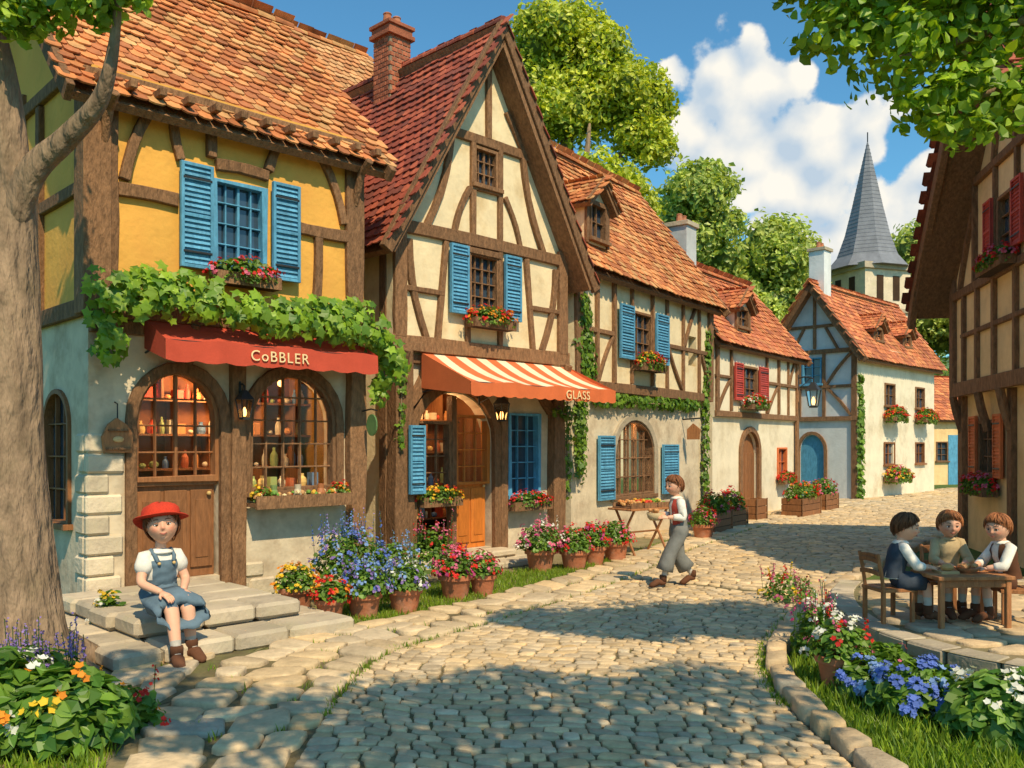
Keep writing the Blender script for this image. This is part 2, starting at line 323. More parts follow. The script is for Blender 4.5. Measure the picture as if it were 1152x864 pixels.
def tiles(h,e0,e1,r0,r1,cols,tw=.15,ex=.15,sag=.05,name='roof_tiles',over=.0):
    e0,e1,r0,r1=[Vector(p) for p in (e0,e1,r0,r1)]; mb=MB()
    sl=((r0-e0).length+(r1-e1).length)/2; n=int(sl/ex)+1
    al=(e1-e0).normalized(); up=((r0-e0)-(al*(r0-e0).dot(al))).normalized(); nr=al.cross(up)
    if nr.z<0: nr=-nr
    for i in range(n):
        t=i/n; a=e0.lerp(r0,t); b=e1.lerp(r1,t); L=(b-a).length; m=max(1,int(L/tw)); off=(i%2)*.5
        for j in range(m+1):
            x=(j+off)/m*L
            if x-tw/2>L+.02: continue
            u=x/L; p=a+al*x-nr*(sag*math.sin(math.pi*min(1,u))*math.sin(math.pi*(.15+.7*t)))-nr*.02*noise.noise(Vector((x*1.5,i*.3,3)))
            w=tw*rnd(.88,1.0)*min(1,(L/m)/tw)*1.02; Ln=ex*1.55; y0=rnd(-.012,.008); li=rnd(.026,.04); k=rnd(-.008,.008)
            q=lambda sx,sy,sz:p+al*(sx*w+k*sy*8)+up*(sy+y0)+nr*(sz+li*(1-sy/Ln))
            o=[(-.5,Ln),(-.5,.035),(-.25,0),(.25,0),(.5,.035),(.5,Ln)]
            vs=[q(sx,sy,.014) for sx,sy in o]+[q(sx,sy,-.004) for sx,sy in o]
            pt=.5+.5*noise.noise(Vector((x*.9,i*.14,e0.x*3))); c=np.array(random.choice(cols))*rnd(.8,1.15)*(.8+.4*pt)
            mb.add(vs,[(0,1,2,3,4,5),(0,6,7,1),(1,7,8,2),(2,8,9,3),(3,9,10,4),(4,10,11,5)],'tile',tuple(c))
    q=[e0,e1,r1,r0]; mb.add([p-nr*(.005+sag) for p in q]+[p-nr*(.09+sag) for p in q],[(0,1,2,3),(7,6,5,4),(0,4,5,1),(1,5,6,2),(2,6,7,3),(3,7,4,0)],'timber')
    return mb.build(name,h)
def ridge(h,a,b,cols,r=.085):
    a=Vector(a);b=Vector(b);L=(b-a).length;n=int(L/.28)+1;mb=MB();t=(b-a).normalized();s=t.cross(Vector((0,0,1))).normalized()
    for i in range(n):
        p=a+t*(i*L/n-.01); q=a+t*((i+1)*L/n+.02); rings=[]
        for pp,rr in ((p,r*1.08),(q,r*.92)):
            rings.append([pp+s*rr*math.cos(x)+Vector((0,0,rr*.9*math.sin(x)-.03)) for x in np.linspace(-.2,math.pi+.2,9)])
        c=np.array(random.choice(cols))*rnd(.75,1.1); mb.loft(rings,'tile',tuple(c),closed=True)
    mb.build('ridge_tiles',h,smooth=False)
def chimney(h,x,y,w,z0,z1,m='brick'):
    mb=MB()
    if m=='brick':
        mb.box(x-w/2+.01,x+w/2-.01,y-w/2+.01,y+w/2-.01,z0,z1-.12,'stone',(.6,.55,.5)); n=int((z1-.14-z0)/.075)
        for i in range(n):
            z=z0+i*.075; k=4; bw=w/k
            for s_ in range(4):
                for j in range(k):
                    o=(.5 if i%2 else 0); a=-w/2+(j+o)*bw; b=min(a+bw-.01,w/2)
                    if a>=w/2-.02: continue
                    c=(rnd(.7,1.3),)*3
                    if s_==0: mb.box(x+a,x+b,y-w/2,y-w/2+.03,z,z+.064,'brick',c)
                    elif s_==1: mb.box(x+a,x+b,y+w/2-.03,y+w/2,z,z+.064,'brick',c)
                    elif s_==2: mb.box(x-w/2-.001,x-w/2+.03,y+a,y+b,z,z+.064,'brick',c)
                    else: mb.box(x+w/2-.03,x+w/2+.001,y+a,y+b,z,z+.064,'brick',c)
        mb.box(x-w/2-.05,x+w/2+.05,y-w/2-.05,y+w/2+.05,z1-.22,z1-.15,'brick'); mb.box(x-w/2-.02,x+w/2+.02,y-w/2-.02,y+w/2+.02,z1-.15,z1-.06,'brick')
        mb.box(x-w/2-.05,x+w/2+.05,y-w/2-.05,y+w/2+.05,z1-.06,z1,'brick')
    else:
        mb.box(x-w/2,x+w/2,y-w/2,y+w/2,z0,z1-.1,m); mb.box(x-w/2-.05,x+w/2+.05,y-w/2-.05,y+w/2+.05,z1-.1,z1,'stone')
    for k in (-.22,.22): mb.lathe((x+k*w,y,z1),[(.07,0),(.08,.02),(.06,.16),(.075,.18),(.05,.2)],'terra',10)
    mb.build('chimney',h,bevel=.006)
def lantern(x,y,z,s=1,name='wall_lantern',parent=None,light=6,loc=(0,0,0),rz=0,wall=.0):
    e=empty(name,loc,rz)
    if parent: e.location=parent.location; e.rotation_euler=parent.rotation_euler
    mb=MB(); r=.09*s; c=(x,y)
    def ring(rr,zz): return [(x+rr*math.cos(math.pi/4+k*math.pi/2),y+rr*math.sin(math.pi/4+k*math.pi/2),zz) for k in range(4)]
    mb.loft([ring(r*.7,z-.26*s),ring(r*.75,z-.235*s)],'iron'); mb.loft([ring(r*1.35,z-.02*s),ring(r*.5,z+.07*s),ring(r*.35,z+.09*s)],'iron')
    for k in range(4): mb.tube([ring(r*.75,z-.24*s)[k],ring(r*1.2,z-.02*s)[k]],.009*s,'iron',5)
    mb.tube([(x,y,z+.08*s),(x,y,z+.14*s)],.01*s,'iron',6)
    mb.tube([(x,y,z+.14*s),(x,(y+wall)/2,z+.17*s),(x,wall,z+.15*s)],.01*s,'iron',6); mb.tube([(x,wall-.01,z+.2*s),(x,wall-.01,z-.02)],.016*s,'iron',6)
    mb.tube([(x,wall,z),(x,(y+wall)/2,z+.08*s),(x,y*.8+wall*.2,z+.15*s)],.006*s,'iron',5)
    mb.build('iron_frame',e); g=MB(); g.lathe((x,y,z-.22*s),[(r*.18,0),(r*.28,.04*s),(r*.22,.08*s),(.003,.11*s)],'glow',8); g.build('flame',e,smooth=True)
    p=MB(); p.loft([ring(r*.72,z-.235*s),ring(r*1.16,z-.025*s)],'glass',cap=False); p.build('glass_panes',e)
    return e
GC=[(.7,.3,.1),(.8,.55,.2),(.45,.12,.05),(.35,.42,.15),(.75,.62,.42),(.15,.25,.42),(.7,.1,.05),(.8,.7,.5)]
def goodsrow(mb,x0,x1,yy,z,hmax=.2):
    x=x0
    while x<x1-.08:
        w=rnd(.06,.12); hh=rnd(.5,1)*hmax; col=random.choice(GC); k=random.random()
        if k<.5: mb.lathe((x+w/2,yy,z),[(w*.4,0),(w*.48,hh*.3),(w*.42,hh*.6),(w*.18,hh*.8),(w*.2,hh)],'goods',10,col)
        elif k<.75: mb.ball((x+w/2,yy,z+w*.4),w*.5,'goods',col,(1,1,.8),2)
        else: mb.box(x,x+w*.9,yy-.05,yy+.05,z,z+hh*.8,'goods',col)
        x+=w+rnd(.01,.05)
def room(h,x0,x1,z0,z1,y0=.23,dep=.8,shelves=3,power=5,front=None):
    mb=MB(); c=(1,1,1)
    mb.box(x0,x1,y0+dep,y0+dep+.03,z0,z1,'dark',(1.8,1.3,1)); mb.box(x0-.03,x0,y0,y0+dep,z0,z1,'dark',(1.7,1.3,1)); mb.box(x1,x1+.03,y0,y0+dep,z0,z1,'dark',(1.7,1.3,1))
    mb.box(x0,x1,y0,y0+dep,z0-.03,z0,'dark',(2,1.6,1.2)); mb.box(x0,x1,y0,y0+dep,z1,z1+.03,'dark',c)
    for i in range(shelves):
        z=z0+.12+(z1-z0-.3)*i/shelves; ys=y0+dep-.24-(.3 if i==0 else 0); mb.box(x0,x1,ys,y0+dep-.002,z,z+.025,'wood'); goodsrow(mb,x0+.05,x1,ys+.1,z+.025,.24)
        x=x0+.5
        while x<x1-.1: mb.box(x,x+.03,ys+.02,y0+dep-.003,z+.025,z+(z1-z0-.3)/shelves,'wood'); x+=rnd(.4,.6)
    if front: mb.box(front[0],front[1],y0+.0,y0+.2,front[2]-.03,front[2],'wood'); goodsrow(mb,front[0]+.04,front[1],y0+.1,front[2],.2)
    for k in range(3):
        xx=x0+(x1-x0)*(.2+.3*k); mb.tube([(xx,y0+.3,z1),(xx,y0+.3,z1-.28)],.006,'iron',5); mb.ball((xx,y0+.3,z1-.32),.04,'glow',c)
    mb.build('shop_interior',h)
    li=bpy.data.lights.new('interior_lamp','POINT'); li.energy=power; li.color=(1,.62,.3); li.shadow_soft_size=.08
    o=bpy.data.objects.new('interior_lamp',li); o.location=((x0+x1)/2,y0+.16,z1-.35); link(o,h)
def text(h,s,x,y,z,size,rx=90):
    cu=bpy.data.curves.new('lettering','FONT'); cu.body=s; cu.size=size; cu.extrude=.004; cu.align_x='CENTER'; cu.materials.append(M['sign']); cu.space_character=1.15
    o=bpy.data.objects.new('lettering',cu); o.location=(x,y,z); o.rotation_euler=(R(rx),0,0); link(o,h)
def awning(h,x0,x1,ztop,zlow,out,val,mats,nst,y=-.1,vm='awnred'):
    mb=MB(); n=nst
    for i in range(n):
        a=x0+(x1-x0)*i/n; b=x0+(x1-x0)*(i+1)/n; m=mats[i%len(mats)]; sub=3
        for k in range(sub):
            xa=a+(b-a)*k/sub; xb=a+(b-a)*(k+1)/sub; rows=6; vs=[]
            sg=lambda x,t:-.015*math.sin((x-x0)/(x1-x0)*math.pi*6)*t
            for r_ in range(rows+1):
                t=r_/rows; zz=ztop+(zlow-ztop)*t-.05*math.sin(math.pi*t)
                vs+= [(xa,y-out*t,zz+sg(xa,t)),(xb,y-out*t,zz+sg(xb,t))]
            mb.add(vs,[(2*r_,2*r_+1,2*r_+3,2*r_+2) for r_ in range(rows)],m,(1,1,1))
            wv=lambda x:.012*math.sin((x-x0)*22)
            sc1=lambda t:-.12*val*abs(math.sin(t*math.pi))
            mb.add([(xa,y-out-.004,zlow+sg(xa,1)),(xb,y-out-.004,zlow+sg(xb,1)),(xb,y-out-.008+wv(xb)*.4,zlow-val+sc1((k+1)/sub)),(xa,y-out-.008+wv(xa)*.4,zlow-val+sc1(k/sub))],[(0,1,2,3)],vm,(1,1,1))
    for x in (x0,x1):
        mb.add([(x,y,ztop),(x,y-out,zlow),(x,y-out,zlow-val),(x,y,zlow-val*.3)],[(0,1,2,3)],mats[0],(.9,.9,.9))
    mb.build('canvas_awning',h); fr=MB(); 
    for x in (x0+.02,x1-.02): fr.tube([(x,y+.02,zlow-.1),(x,y-out,zlow-.01)],.012,'iron',6)
    fr.tube([(x0,y-out+.01,zlow-.015),(x1,y-out+.01,zlow-.015)],.013,'iron',6); fr.build('awning_frame',h)
def house(name,ox,oy,dx,dy):
    return empty(name,(ox,oy,0),math.atan2(dy,dx))
TR=[(.60,.23,.08),(.50,.17,.06),(.66,.29,.11),(.42,.15,.06),(.60,.32,.13)]
TDR=[(.36,.085,.05),(.28,.07,.045),(.42,.11,.06),(.23,.07,.05)]
TO=[(.60,.20,.08),(.52,.16,.07),(.64,.25,.10),(.44,.14,.07)]

# ============================================================ HOUSE A (cobbler)
A=house('cobbler_shop_house',-4.1,8.6,.715,.699)
wl=MB(); La=3.15; Da=4.0; SZ=.30
wl.slab([(0,0),(0,2.95),(La,2.95),(La,0)],[arch(.45,1.35,SZ,1.95,2.46),arch(1.7,2.78,1.18,1.95,2.5)],0,.22,'grey')
wl.slab([(0,2.95),(0,5.36),(La,5.36),(La,2.95)],[rect(1.24,1.82,3.62,4.5)],-.08,.14,'yellow')
wl.slab([(.22,0),(.22,2.95),(Da,2.95),(Da,0)],[arch(.5,1.25,.9,1.9,2.25)],0,.2,'grey','x')
wl.slab([(.14,2.95),(.14,5.5),(2.0,7.3),(Da,5.3),(Da,2.95)],[rect(2.0,2.6,4.9,5.6)],-.02,.2,'yellow','x')
wl.slab([(.22,0),(.22,5.4),(2.0,7.3),(Da,5.3),(Da,0)],[],La-.2,La,'yellow','x')
wl.build('walls',A)
window(A,.5,1.25,.9,2.25,3,4,d=0,axis='x',zs=1.9,fm='wood')
t=MB(); d0,d1=-.135,-.07
for pts,w,bw in [(((0.02,3.03),(La+.02,3.03)),.19,0),(((0,5.24),(La,5.24)),.16,0),(((.12,2.95),(.12,5.3)),.24,0),(((3.0,2.95),(3.0,5.3)),.24,0),
    (((.24,4.2),(.84,4.2)),.13,.01),(((2.2,4.16),(2.9,4.16)),.13,-.01),
    (((1.25,4.66),(1.86,4.66)),.12,.02),(((.3,4.3),(.62,5.16)),.1,.05),(((1.2,4.72),(1.2,5.16)),.1,0),(((1.86,4.72),(2.05,5.16)),.1,.02),(((2.85,4.3),(2.45,5.16)),.1,-.06),(((.87,4.62),(.8,5.16)),.09,.03),
    (((2.45,3.12),(2.5,4.1)),.1,-.02)]:
    t.bar(pts,w,d0,d1,'timber',jit=.08,bow=bw,sub=5)
for pts,w,bw in [(((.0,3.03),(Da,3.03)),.18,0),(((.1,4.2),(Da,4.2)),.13,0),(((.1,5.4),(Da,5.35)),.14,0),(((1.3,3.1),(1.3,5.3)),.12,0),(((2.7,3.1),(2.7,5.3)),.12,0),(((.25,5.5),(1.95,7.2)),.12,0),(((1.9,5.6),(1.9,4.3)),.08,0)]:
    t.bar(pts,w,-.07,-.01,'timber','x',jit=.08,bow=bw,sub=5)
t.box(-.1,.16,-.17,.1,2.96,5.3,'timber')
t.bar(arch(.40,1.40,.0,1.95,2.5),.11,-.05,.03,'timber',jit=.06); t.bar(arch(1.64,2.84,1.1,1.95,2.56),.1,-.05,.03,'timber',jit=.06)
t.bar([(1.53,0),(1.53,2.9)],.16,-.09,.01,'timber',jit=.1,sub=6); t.bar([(3.05,0),(3.05,2.95)],.22,-.12,.02,'timber',jit=.12,sub=6)
t.bar([(0.0,2.86),(La,2.86)],.14,-.06,.02,'timber',jit=.05,sub=6)
for x in (.1,3.0):
    t.tube([(x,-.1,4.55),(x,-.25,4.9),(x-.0,-.42,5.02)],.05,'timber',6)
for i in range(12): 
    x=.0+i*La/11; t.box(x-.035,x+.035,-.40,-.09,5.12,5.2,'timber')
for x in (.12,1.0,2.1,3.0): t.tube([(x,-.01,2.55),(x,-.12,2.75),(x,-.18,2.93)],.05,'timber',6)
t.build('timber_frame',A,bevel=.008)
def rk(h,x,pts,th=.16):
    mb=MB(); 
    for a,b in zip(pts[:-1],pts[1:]): mb.bar([a,b],th,x-.03,x+.03,'timber','x',jit=.04,sub=5)
    mb.build('barge_boards',h,bevel=.006)
ez=5.02; tiles(A,(-.3,-.36,ez),(La+.22,-.36,ez),(-.3,2.0,7.5),(La+.22,2.0,7.5),TR,tw=.16,ex=.145,sag=.07)
tiles(A,(La+.22,4.3,ez),(-.3,4.3,ez),(La+.22,2.0,7.5),(-.3,2.0,7.5),TR,tw=.3,ex=.3,sag=.0,name='roof_tiles_back')
ridge(A,(-.3,2.0,7.53),(La+.22,2.0,7.53),TR); rk(A,-.29,[(-.38,4.92),(2.0,7.4),(4.3,4.92)],.18); rk(A,La+.2,[(-.38,4.92),(2.0,7.4)],.16)
window(A,1.24,1.82,3.62,4.5,4,4,d=-.08,fm='blue',mw=.016)
shutter(A,.84,1.19,3.52,4.6,d=-.135); shutter(A,1.88,2.22,3.52,4.6,d=-.135)
flowerbox(A,1.16,1.9,-.15,3.38,cols=(RED,RED,PINK),big=1.15)
window(A,2.0,2.6,4.9,5.6,2,3,d=-.02,axis='x',fm='blue')
window(A,1.7,2.78,1.18,2.5,5,5,d=.02,zs=1.95,gm='glass',fw=.06)
dm=MB(); dm.box(.47,1.33,.10,.15,SZ,1.3,'wood'); 
for i in range(3):
    x=.5+i*.28; dm.box(x,x+.24,.075,.101,SZ+.1,1.22,'wood'); dm.box(x+.05,x+.19,.066,.076,SZ+.2,1.12,'wood')
dm.box(.45,1.35,.05,.16,1.27,1.34,'wood'); dm.ball((1.25,.05,1.18),.025,'goods',(.6,.4,.15)); dm.build('door',A,bevel=.006)
window(A,.47,1.33,1.34,2.45,4,4,d=.06,zs=1.95,gm='glass',name='door_window',fm='wood',trim=False)
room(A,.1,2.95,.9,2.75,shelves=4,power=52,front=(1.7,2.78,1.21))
sm=MB(); sm.box(1.62,2.9,-.28,-.05,1.02,1.06,'timber'); sm.box(1.62,2.9,-.3,-.28,1.0,1.14,'timber')
for i in range(90): sm.ball((rnd(1.66,2.86),rnd(-.26,-.08),1.1+rnd(0,.07)),rnd(.02,.04),'goods',random.choice([(.6,.08,.04),(.7,.4,.05),(.15,.3,.05),(.55,.3,.12),(.7,.55,.3)]),(1,1,.85),1)
for x in (1.9,2.2,2.5): sm.lathe((x,-.16,1.06),[(.045,0),(.055,.09),(.035,.14),(.04,.19)],'goods',10,random.choice([(.4,.15,.06),(.5,.42,.3),(.2,.28,.1)]))
sm.build('produce_tray',A,smooth=False)
plant(A,(2.75,-.17,1.1),.14,.12,.16,120,18,(RED,ORG),name='_sill'); plant(A,(1.75,-.17,1.1),.12,.12,.14,120,18,(RED,YEL),name='_sill2')
awning(A,.5,2.98,2.96,2.72,.5,.2,['awnred'],8,y=-.1)
text(A,'CoBBLER',1.72,-.622,2.565,.155)
sg=empty('hanging_shop_sign'); sg.location=A.location; sg.rotation_euler=A.rotation_euler
s_=MB(); s_.slab([(.12,1.62),(.10,1.78),(.16,1.9),(.24,1.96),(.33,1.9),(.40,1.8),(.38,1.62)],[],-.09,-.05,'wood',col=(1.5,1.5,1.5)); s_.bar([(.13,1.66),(.37,1.66)],.025,-.105,-.08,'timber'); s_.bar([(.15,1.84),(.35,1.84)],.02,-.105,-.08,'timber'); s_.ball((.25,-.095,1.75),.04,'goods',(.7,.45,.2),(1.4,.4,.8)); s_.tube([(.25,-.07,1.95),(.25,-.07,2.1),(.25,.01,2.12)],.008,'iron',5); s_.build('board',sg,bevel=.006)
lantern(1.53,-.2,2.2,.9,parent=A,wall=-.09)
sg=empty('oval_plaque'); sg.location=A.location; sg.rotation_euler=A.rotation_euler; s_=MB()
s_.tube([(3.1,-.13,2.1),(3.1,-.3,2.12),(3.1,-.42,2.1)],.01,'iron',6); s_.slab([(-.32+.1*math.cos(a),1.93+.13*math.sin(a)) for a in np.linspace(0,6.1,16)],[],3.09,3.11,'goods','x',col=(.12,.22,.08)); s_.build('plaque',sg)
q=MB()
for i in range(9):
    w=.34 if i%2 else .22; z=i*.2+.02; c=rnd(1.15,1.55); x1=w+rnd(-.04,.03)
    q.box(-.03,x1,-.03-rnd(0,.012),.05,z,z+.185,'stone',(c,c,c)); q.box(-.032,.05,.052,.4-w*.5+rnd(-.03,.03),z,z+.185,'stone',(c,c,c))
for (x0,x1,z0,z1) in ((1.42,1.68,.02,.2),(1.7,2.0,.02,.22),(2.02,2.3,.02,.18),(1.64,1.86,.24,.4),(2.6,2.9,.02,.2),(2.32,2.58,.02,.2),(2.75,2.93,.22,.38)):
    c=rnd(1.0,1.35); q.box(x0,x1,-.018-rnd(0,.01),.04,z0,z1,'stone',(c,c,c))
q.build('quoin_stones',A,bevel=.02)
stp=empty('stone_steps'); stp.location=A.location; stp.rotation_euler=A.rotation_euler; st=MB()
def stepblocks(x0,x1,y0,y1,z0,z1):
    ny=max(1,round((y1-y0)/.45)); 
    for j in range(ny):
        ya=y0+(y1-y0)*j/ny; yb=y0+(y1-y0)*(j+1)/ny; x=x0+rnd(-.04,.04)
        while x<x1-.12:
            w=min(rnd(.38,.6),x1-x)
            if x1-(x+w)<.2: w=x1-x+rnd(-.03,.03)
            st.box(x+.006,x+w-.006,ya+.006,yb-.006,z0,z1-rnd(0,.012),'stone',(rnd(.85,1.2),)*3); x+=w
stepblocks(-.6,1.5,-2.3,-.04,0,.15); stepblocks(-.32,1.2,-1.88,-.04,.15,.30)
st.build('step_blocks',stp,bevel=.03)

A2=house('half_timbered_house',-4.1,13.6,.715,.699)
w=MB(); w.slab([(0,0),(0,6.8),(3.4,6.8),(3.4,0)],[],0,.2,'ochre2'); w.slab([(.2,0),(.2,6.8),(1.8,8.9),(3.6,6.8),(3.6,0)],[],3.2,3.4,'ochre2','x'); w.slab([(.2,0),(.2,6.8),(1.8,8.9),(3.6,6.8),(3.6,0)],[],0,.2,'ochre2','x'); w.build('walls',A2)
T2=[(.55,.28,.12),(.5,.22,.09),(.6,.33,.15)]
tiles(A2,(-.2,-.35,6.5),(3.5,-.35,6.5),(-.2,1.8,9.25),(3.5,1.8,9.25),T2,sag=.04); ridge(A2,(-.2,1.8,9.28),(3.5,1.8,9.28),TR)
tiles(A2,(3.5,4,6.5),(-.2,4,6.5),(3.5,1.8,9.25),(-.2,1.8,9.25),TR,tw=.3,ex=.3,sag=0,name='roof_tiles_back')

# ============================================================ HOUSE B (gable front)
B=house('glass_shop_house',-1.58,11.6,.693,.72); Lb=3.33; Db=3.8; ax=Lb/2; az=7.55
w=MB()
w.slab([(0,0),(0,2.95),(Lb,2.95),(Lb,0)],[arch(.38,1.84,.22,1.75,2.42),rect(2.2,2.85,.95,2.15)],0,.2,'grey')
w.slab([(-.05,2.95),(-.05,4.75),(ax,az-.1),(Lb+.05,4.75),(Lb+.05,2.95)],[rect(1.3,1.86,3.6,4.38),rect(1.4,1.84,5.38,5.9)],-.1,.1,'cream')
w.slab([(.2,0),(.2,4.6),(Db,4.6),(Db,0)],[],0,.2,'cream','x'); w.slab([(.2,0),(.2,4.6),(Db,4.6),(Db,0)],[],Lb-.2,Lb,'cream','x')
w.slab([(0,0),(0,4.6),(ax,az-.2),(Lb,4.6),(Lb,0)],[],Db,Db+.2,'cream'); w.build('walls',B)
t=MB(); d0,d1=-.15,-.09
for pts,wd,bw in [(((-.1,3.03),(Lb+.1,3.03)),.2,0),(((-.12,4.55),(Lb+.12,4.55)),.17,.02),(((.05,3.1),(.05,4.7)),.2,0),(((Lb-.05,3.1),(Lb-.05,4.7)),.2,0),
    (((1.26,3.1),(1.26,4.5)),.08,0),(((1.9,3.1),(1.9,4.5)),.08,0),(((.5,3.12),(.2,4.4)),.10,.08),(((.7,3.12),(.85,4.47)),.09,0),(((2.8,3.12),(3.12,4.4)),.10,-.08),(((2.6,3.12),(2.45,4.47)),.09,0),
    (((.15,3.75),(.8,3.75)),.07,0),(((2.5,3.75),(3.2,3.75)),.07,0),(((1.26,4.42),(1.9,4.42)),.09,0),(((1.26,3.56),(1.9,3.56)),.08,0),
    (((.72,6.0),(Lb-.72,6.0)),.13,.01),(((1.36,4.62),(1.36,5.95)),.09,0),(((1.9,4.62),(1.9,5.95)),.09,0),(((ax,6.06),(ax,7.35)),.10,0),(((1.36,5.33),(1.9,5.33)),.08,0),
    (((.5,4.62),(.95,5.95)),.10,-.08),(((2.83,4.62),(2.38,5.95)),.10,.08),(((1.0,4.62),(1.3,5.3)),.08,.04),(((2.33,4.62),(2.0,5.3)),.08,-.04),(((.95,6.06),(1.3,6.55)),.08,0),(((2.38,6.06),(2.03,6.55)),.08,0)]:
    t.bar(pts,wd,d0,d1,'timber',jit=.09,bow=bw,sub=5)
t.bar(arch(.3,1.92,0,1.75,2.52),.15,-.08,.04,'timber',jit=.1); t.bar([(1.12,.22),(1.12,2.38)],.09,0,.12,'timber'); t.bar([(.38,1.02),(1.12,1.02)],.08,-.02,.1,'timber')
t.bar([(.1,0),(.1,2.95)],.3,-.16,.02,'timber',jit=.14,sub=7); t.bar([(2.03,0),(2.03,2.9)],.15,-.09,.02,'timber',jit=.12,sub=6); t.bar([(3.2,0),(3.2,2.95)],.26,-.14,.02,'timber',jit=.14,sub=7)
t.bar([(.2,2.2),(.62,2.92)],.13,-.12,.0,'timber',bow=-.08); t.bar([(3.1,2.2),(2.7,2.92)],.13,-.12,.0,'timber',bow=.08)
t.bar([(0,2.84),(Lb,2.84)],.12,-.06,.01,'timber',jit=.06,sub=6)
for y in (.1,1.3,2.5,3.7): t.bar([(y,0),(y,4.5)],.14,-.06,.01,'timber','x',jit=.08,sub=6)
t.bar([(0,3.0),(Db,3.0)],.16,-.07,.01,'timber','x',jit=.06,sub=6)
for x in (.05,Lb-.05): t.tube([(x,-.08,2.35),(x,-.14,2.65),(x,-.26,2.93)],.07,'timber',6)
for sgn in (-1,1):
    p=[(ax+sgn*(ax+.42),4.12),(ax+sgn*(ax+.12),4.62),(ax+sgn*.9,az-1.42),(ax,az+.06)]
    t.bar(p,.17,-.46,-.38,'timber',jit=.05)
t.build('timber_frame',B,bevel=.008)
def roofB(side,cols,name):
    xe=ax+side*(ax+.42); a=(xe,-.42,4.2); b=(xe,Db+.2,4.2)
    if side<0: tiles(B,b,a,(ax,Db+.2,az+.1),(ax,-.42,az+.1),cols,tw=.16,ex=.145,sag=.09,name=name)
    else: tiles(B,a,b,(ax,-.42,az+.1),(ax,Db+.2,az+.1),cols,tw=.16,ex=.145,sag=.09,name=name)
roofB(-1,TDR,'roof_tiles_left'); roofB(1,TDR,'roof_tiles_right'); ridge(B,(ax,-.44,az+.12),(ax,Db+.2,az+.12),TDR)
chimney(B,ax-.1,1.95,.42,6.4,8.3)
window(B,1.3,1.86,3.6,4.38,4,4,d=-.1); shutter(B,.88,1.22,3.5,4.45,d=-.15); shutter(B,1.94,2.28,3.5,4.45,d=-.15); flowerbox(B,1.18,2.0,-.17,3.33,cols=(RED,RED,ORG),big=1.2)
window(B,1.4,1.84,5.38,5.9,4,3,d=-.1)
window(B,.44,1.06,1.08,2.0,3,4,d=.05,gm='glass'); window(B,2.2,2.85,.95,2.15,3,5,d=0,fm='blue',gm='pane')
flowerbox(B,.4,1.1,-.04,.86,cols=(RED,ORG,YEL)); flowerbox(B,2.12,2.95,-.06,.72,cols=(RED,PINK,RED))
shutter(B,.12,.38,1.05,1.95,d=-.2)
dm=MB(); dm.box(1.17,1.8,.08,.12,.22,1.15,'orange')
for i in range(2):
    x=1.2+i*.3; dm.box(x,x+.27,.06,.082,.3,1.08,'orange'); dm.box(x+.05,x+.22,.05,.062,.4,.98,'orange')
dm.ball((1.73,.04,1.1),.022,'goods',(.6,.4,.15)); dm.build('door',B,bevel=.006)
window(B,1.17,1.8,1.15,2.1,3,4,d=.05,gm='glass',fm='orange',trim=False,name='door_window')
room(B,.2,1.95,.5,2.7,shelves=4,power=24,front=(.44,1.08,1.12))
awning(B,.42,3.4,2.92,2.5,.95,.17,['awnor','awnwhite'],15,y=-.12,vm='awnor')
text(B,'GLASS',2.5,-1.095,2.345,.17)
lantern(1.5,-.55,2.28,1.0,parent=B,wall=-.09)
st=MB(); stepblocks(.85,2.2,-.75,-.04,0,.11); stepblocks(1.0,2.0,-.4,-.04,.11,.22); e=empty('stone_steps'); e.location=B.location; e.rotation_euler=B.rotation_euler; st.build('step_blocks',e,bevel=.025)

# ============================================================ HOUSE C
C=house('half_timbered_house',.95,14.3,.57,.822); Lc=5.7; Dc=3.6; hc=1.75
w=MB(); w.slab([(0,0),(0,2.6),(Lc,2.6),(Lc,0)],[arch(1.45,3.0,.78,1.5,2.12)],0,.22,'grey')
w.slab([(0,2.6),(0,4.85),(Lc,4.85),(Lc,2.6)],[rect(2.0,2.75,3.28,4.08),rect(4.5,4.9,3.3,3.9)],-.06,.14,'cream')
for x in (0,Lc-.2): w.slab([(.22,0),(.22,4.9),(hc,7.2),(Dc,4.6),(Dc,0)],[],x,x+.2,'cream','x')
w.build('walls',C); t=MB(); d0,d1=-.11,-.05
L_=[(((0,2.68),(Lc,2.68)),.17,0),(((0,4.72),(Lc,4.72)),.15,0),(((.1,2.7),(.1,4.8)),.2,0),(((Lc-.1,2.7),(Lc-.1,4.8)),.2,0),(((0.1,3.6),(1.35,3.6)),.08,0),(((3.4,3.6),(Lc,3.6)),.08,0)]
for x in (.7,1.3,3.45,4.2,5.0): L_.append((((x,2.75),(x,4.65)),.08,0))
L_+= [(((.75,2.78),(1.25,3.55)),.07,.03),(((4.15,2.78),(3.5,3.55)),.07,.03),(((4.25,3.65),(4.95,4.65)),.07,.05),(((5.1,3.55),(5.55,2.78)),.07,.03),(((1.97,2.78),(1.97,4.65)),.06,0),(((2.8,2.78),(2.8,4.65)),.06,0)]
for pts,wd,bw in L_: t.bar(pts,wd,d0,d1,'timber',jit=.1,bow=bw,sub=5)
t.bar(arch(1.38,3.07,.7,1.5,2.2),.13,-.05,.03,'stone',jit=.06)
t.build('timber_frame',C,bevel=.008)
tiles(C,(-.15,-.35,4.55),(Lc+.15,-.35,4.55),(-.15,hc,7.35),(Lc+.15,hc,7.35),TR,tw=.17,ex=.155,sag=.1); ridge(C,(-.15,hc,7.38),(Lc+.15,hc,7.38),TR)
tiles(C,(Lc+.15,3.8,4.55),(-.15,3.8,4.55),(Lc+.15,hc,7.35),(-.15,hc,7.35),TR,tw=.3,ex=.3,sag=0,name='roof_tiles_back')
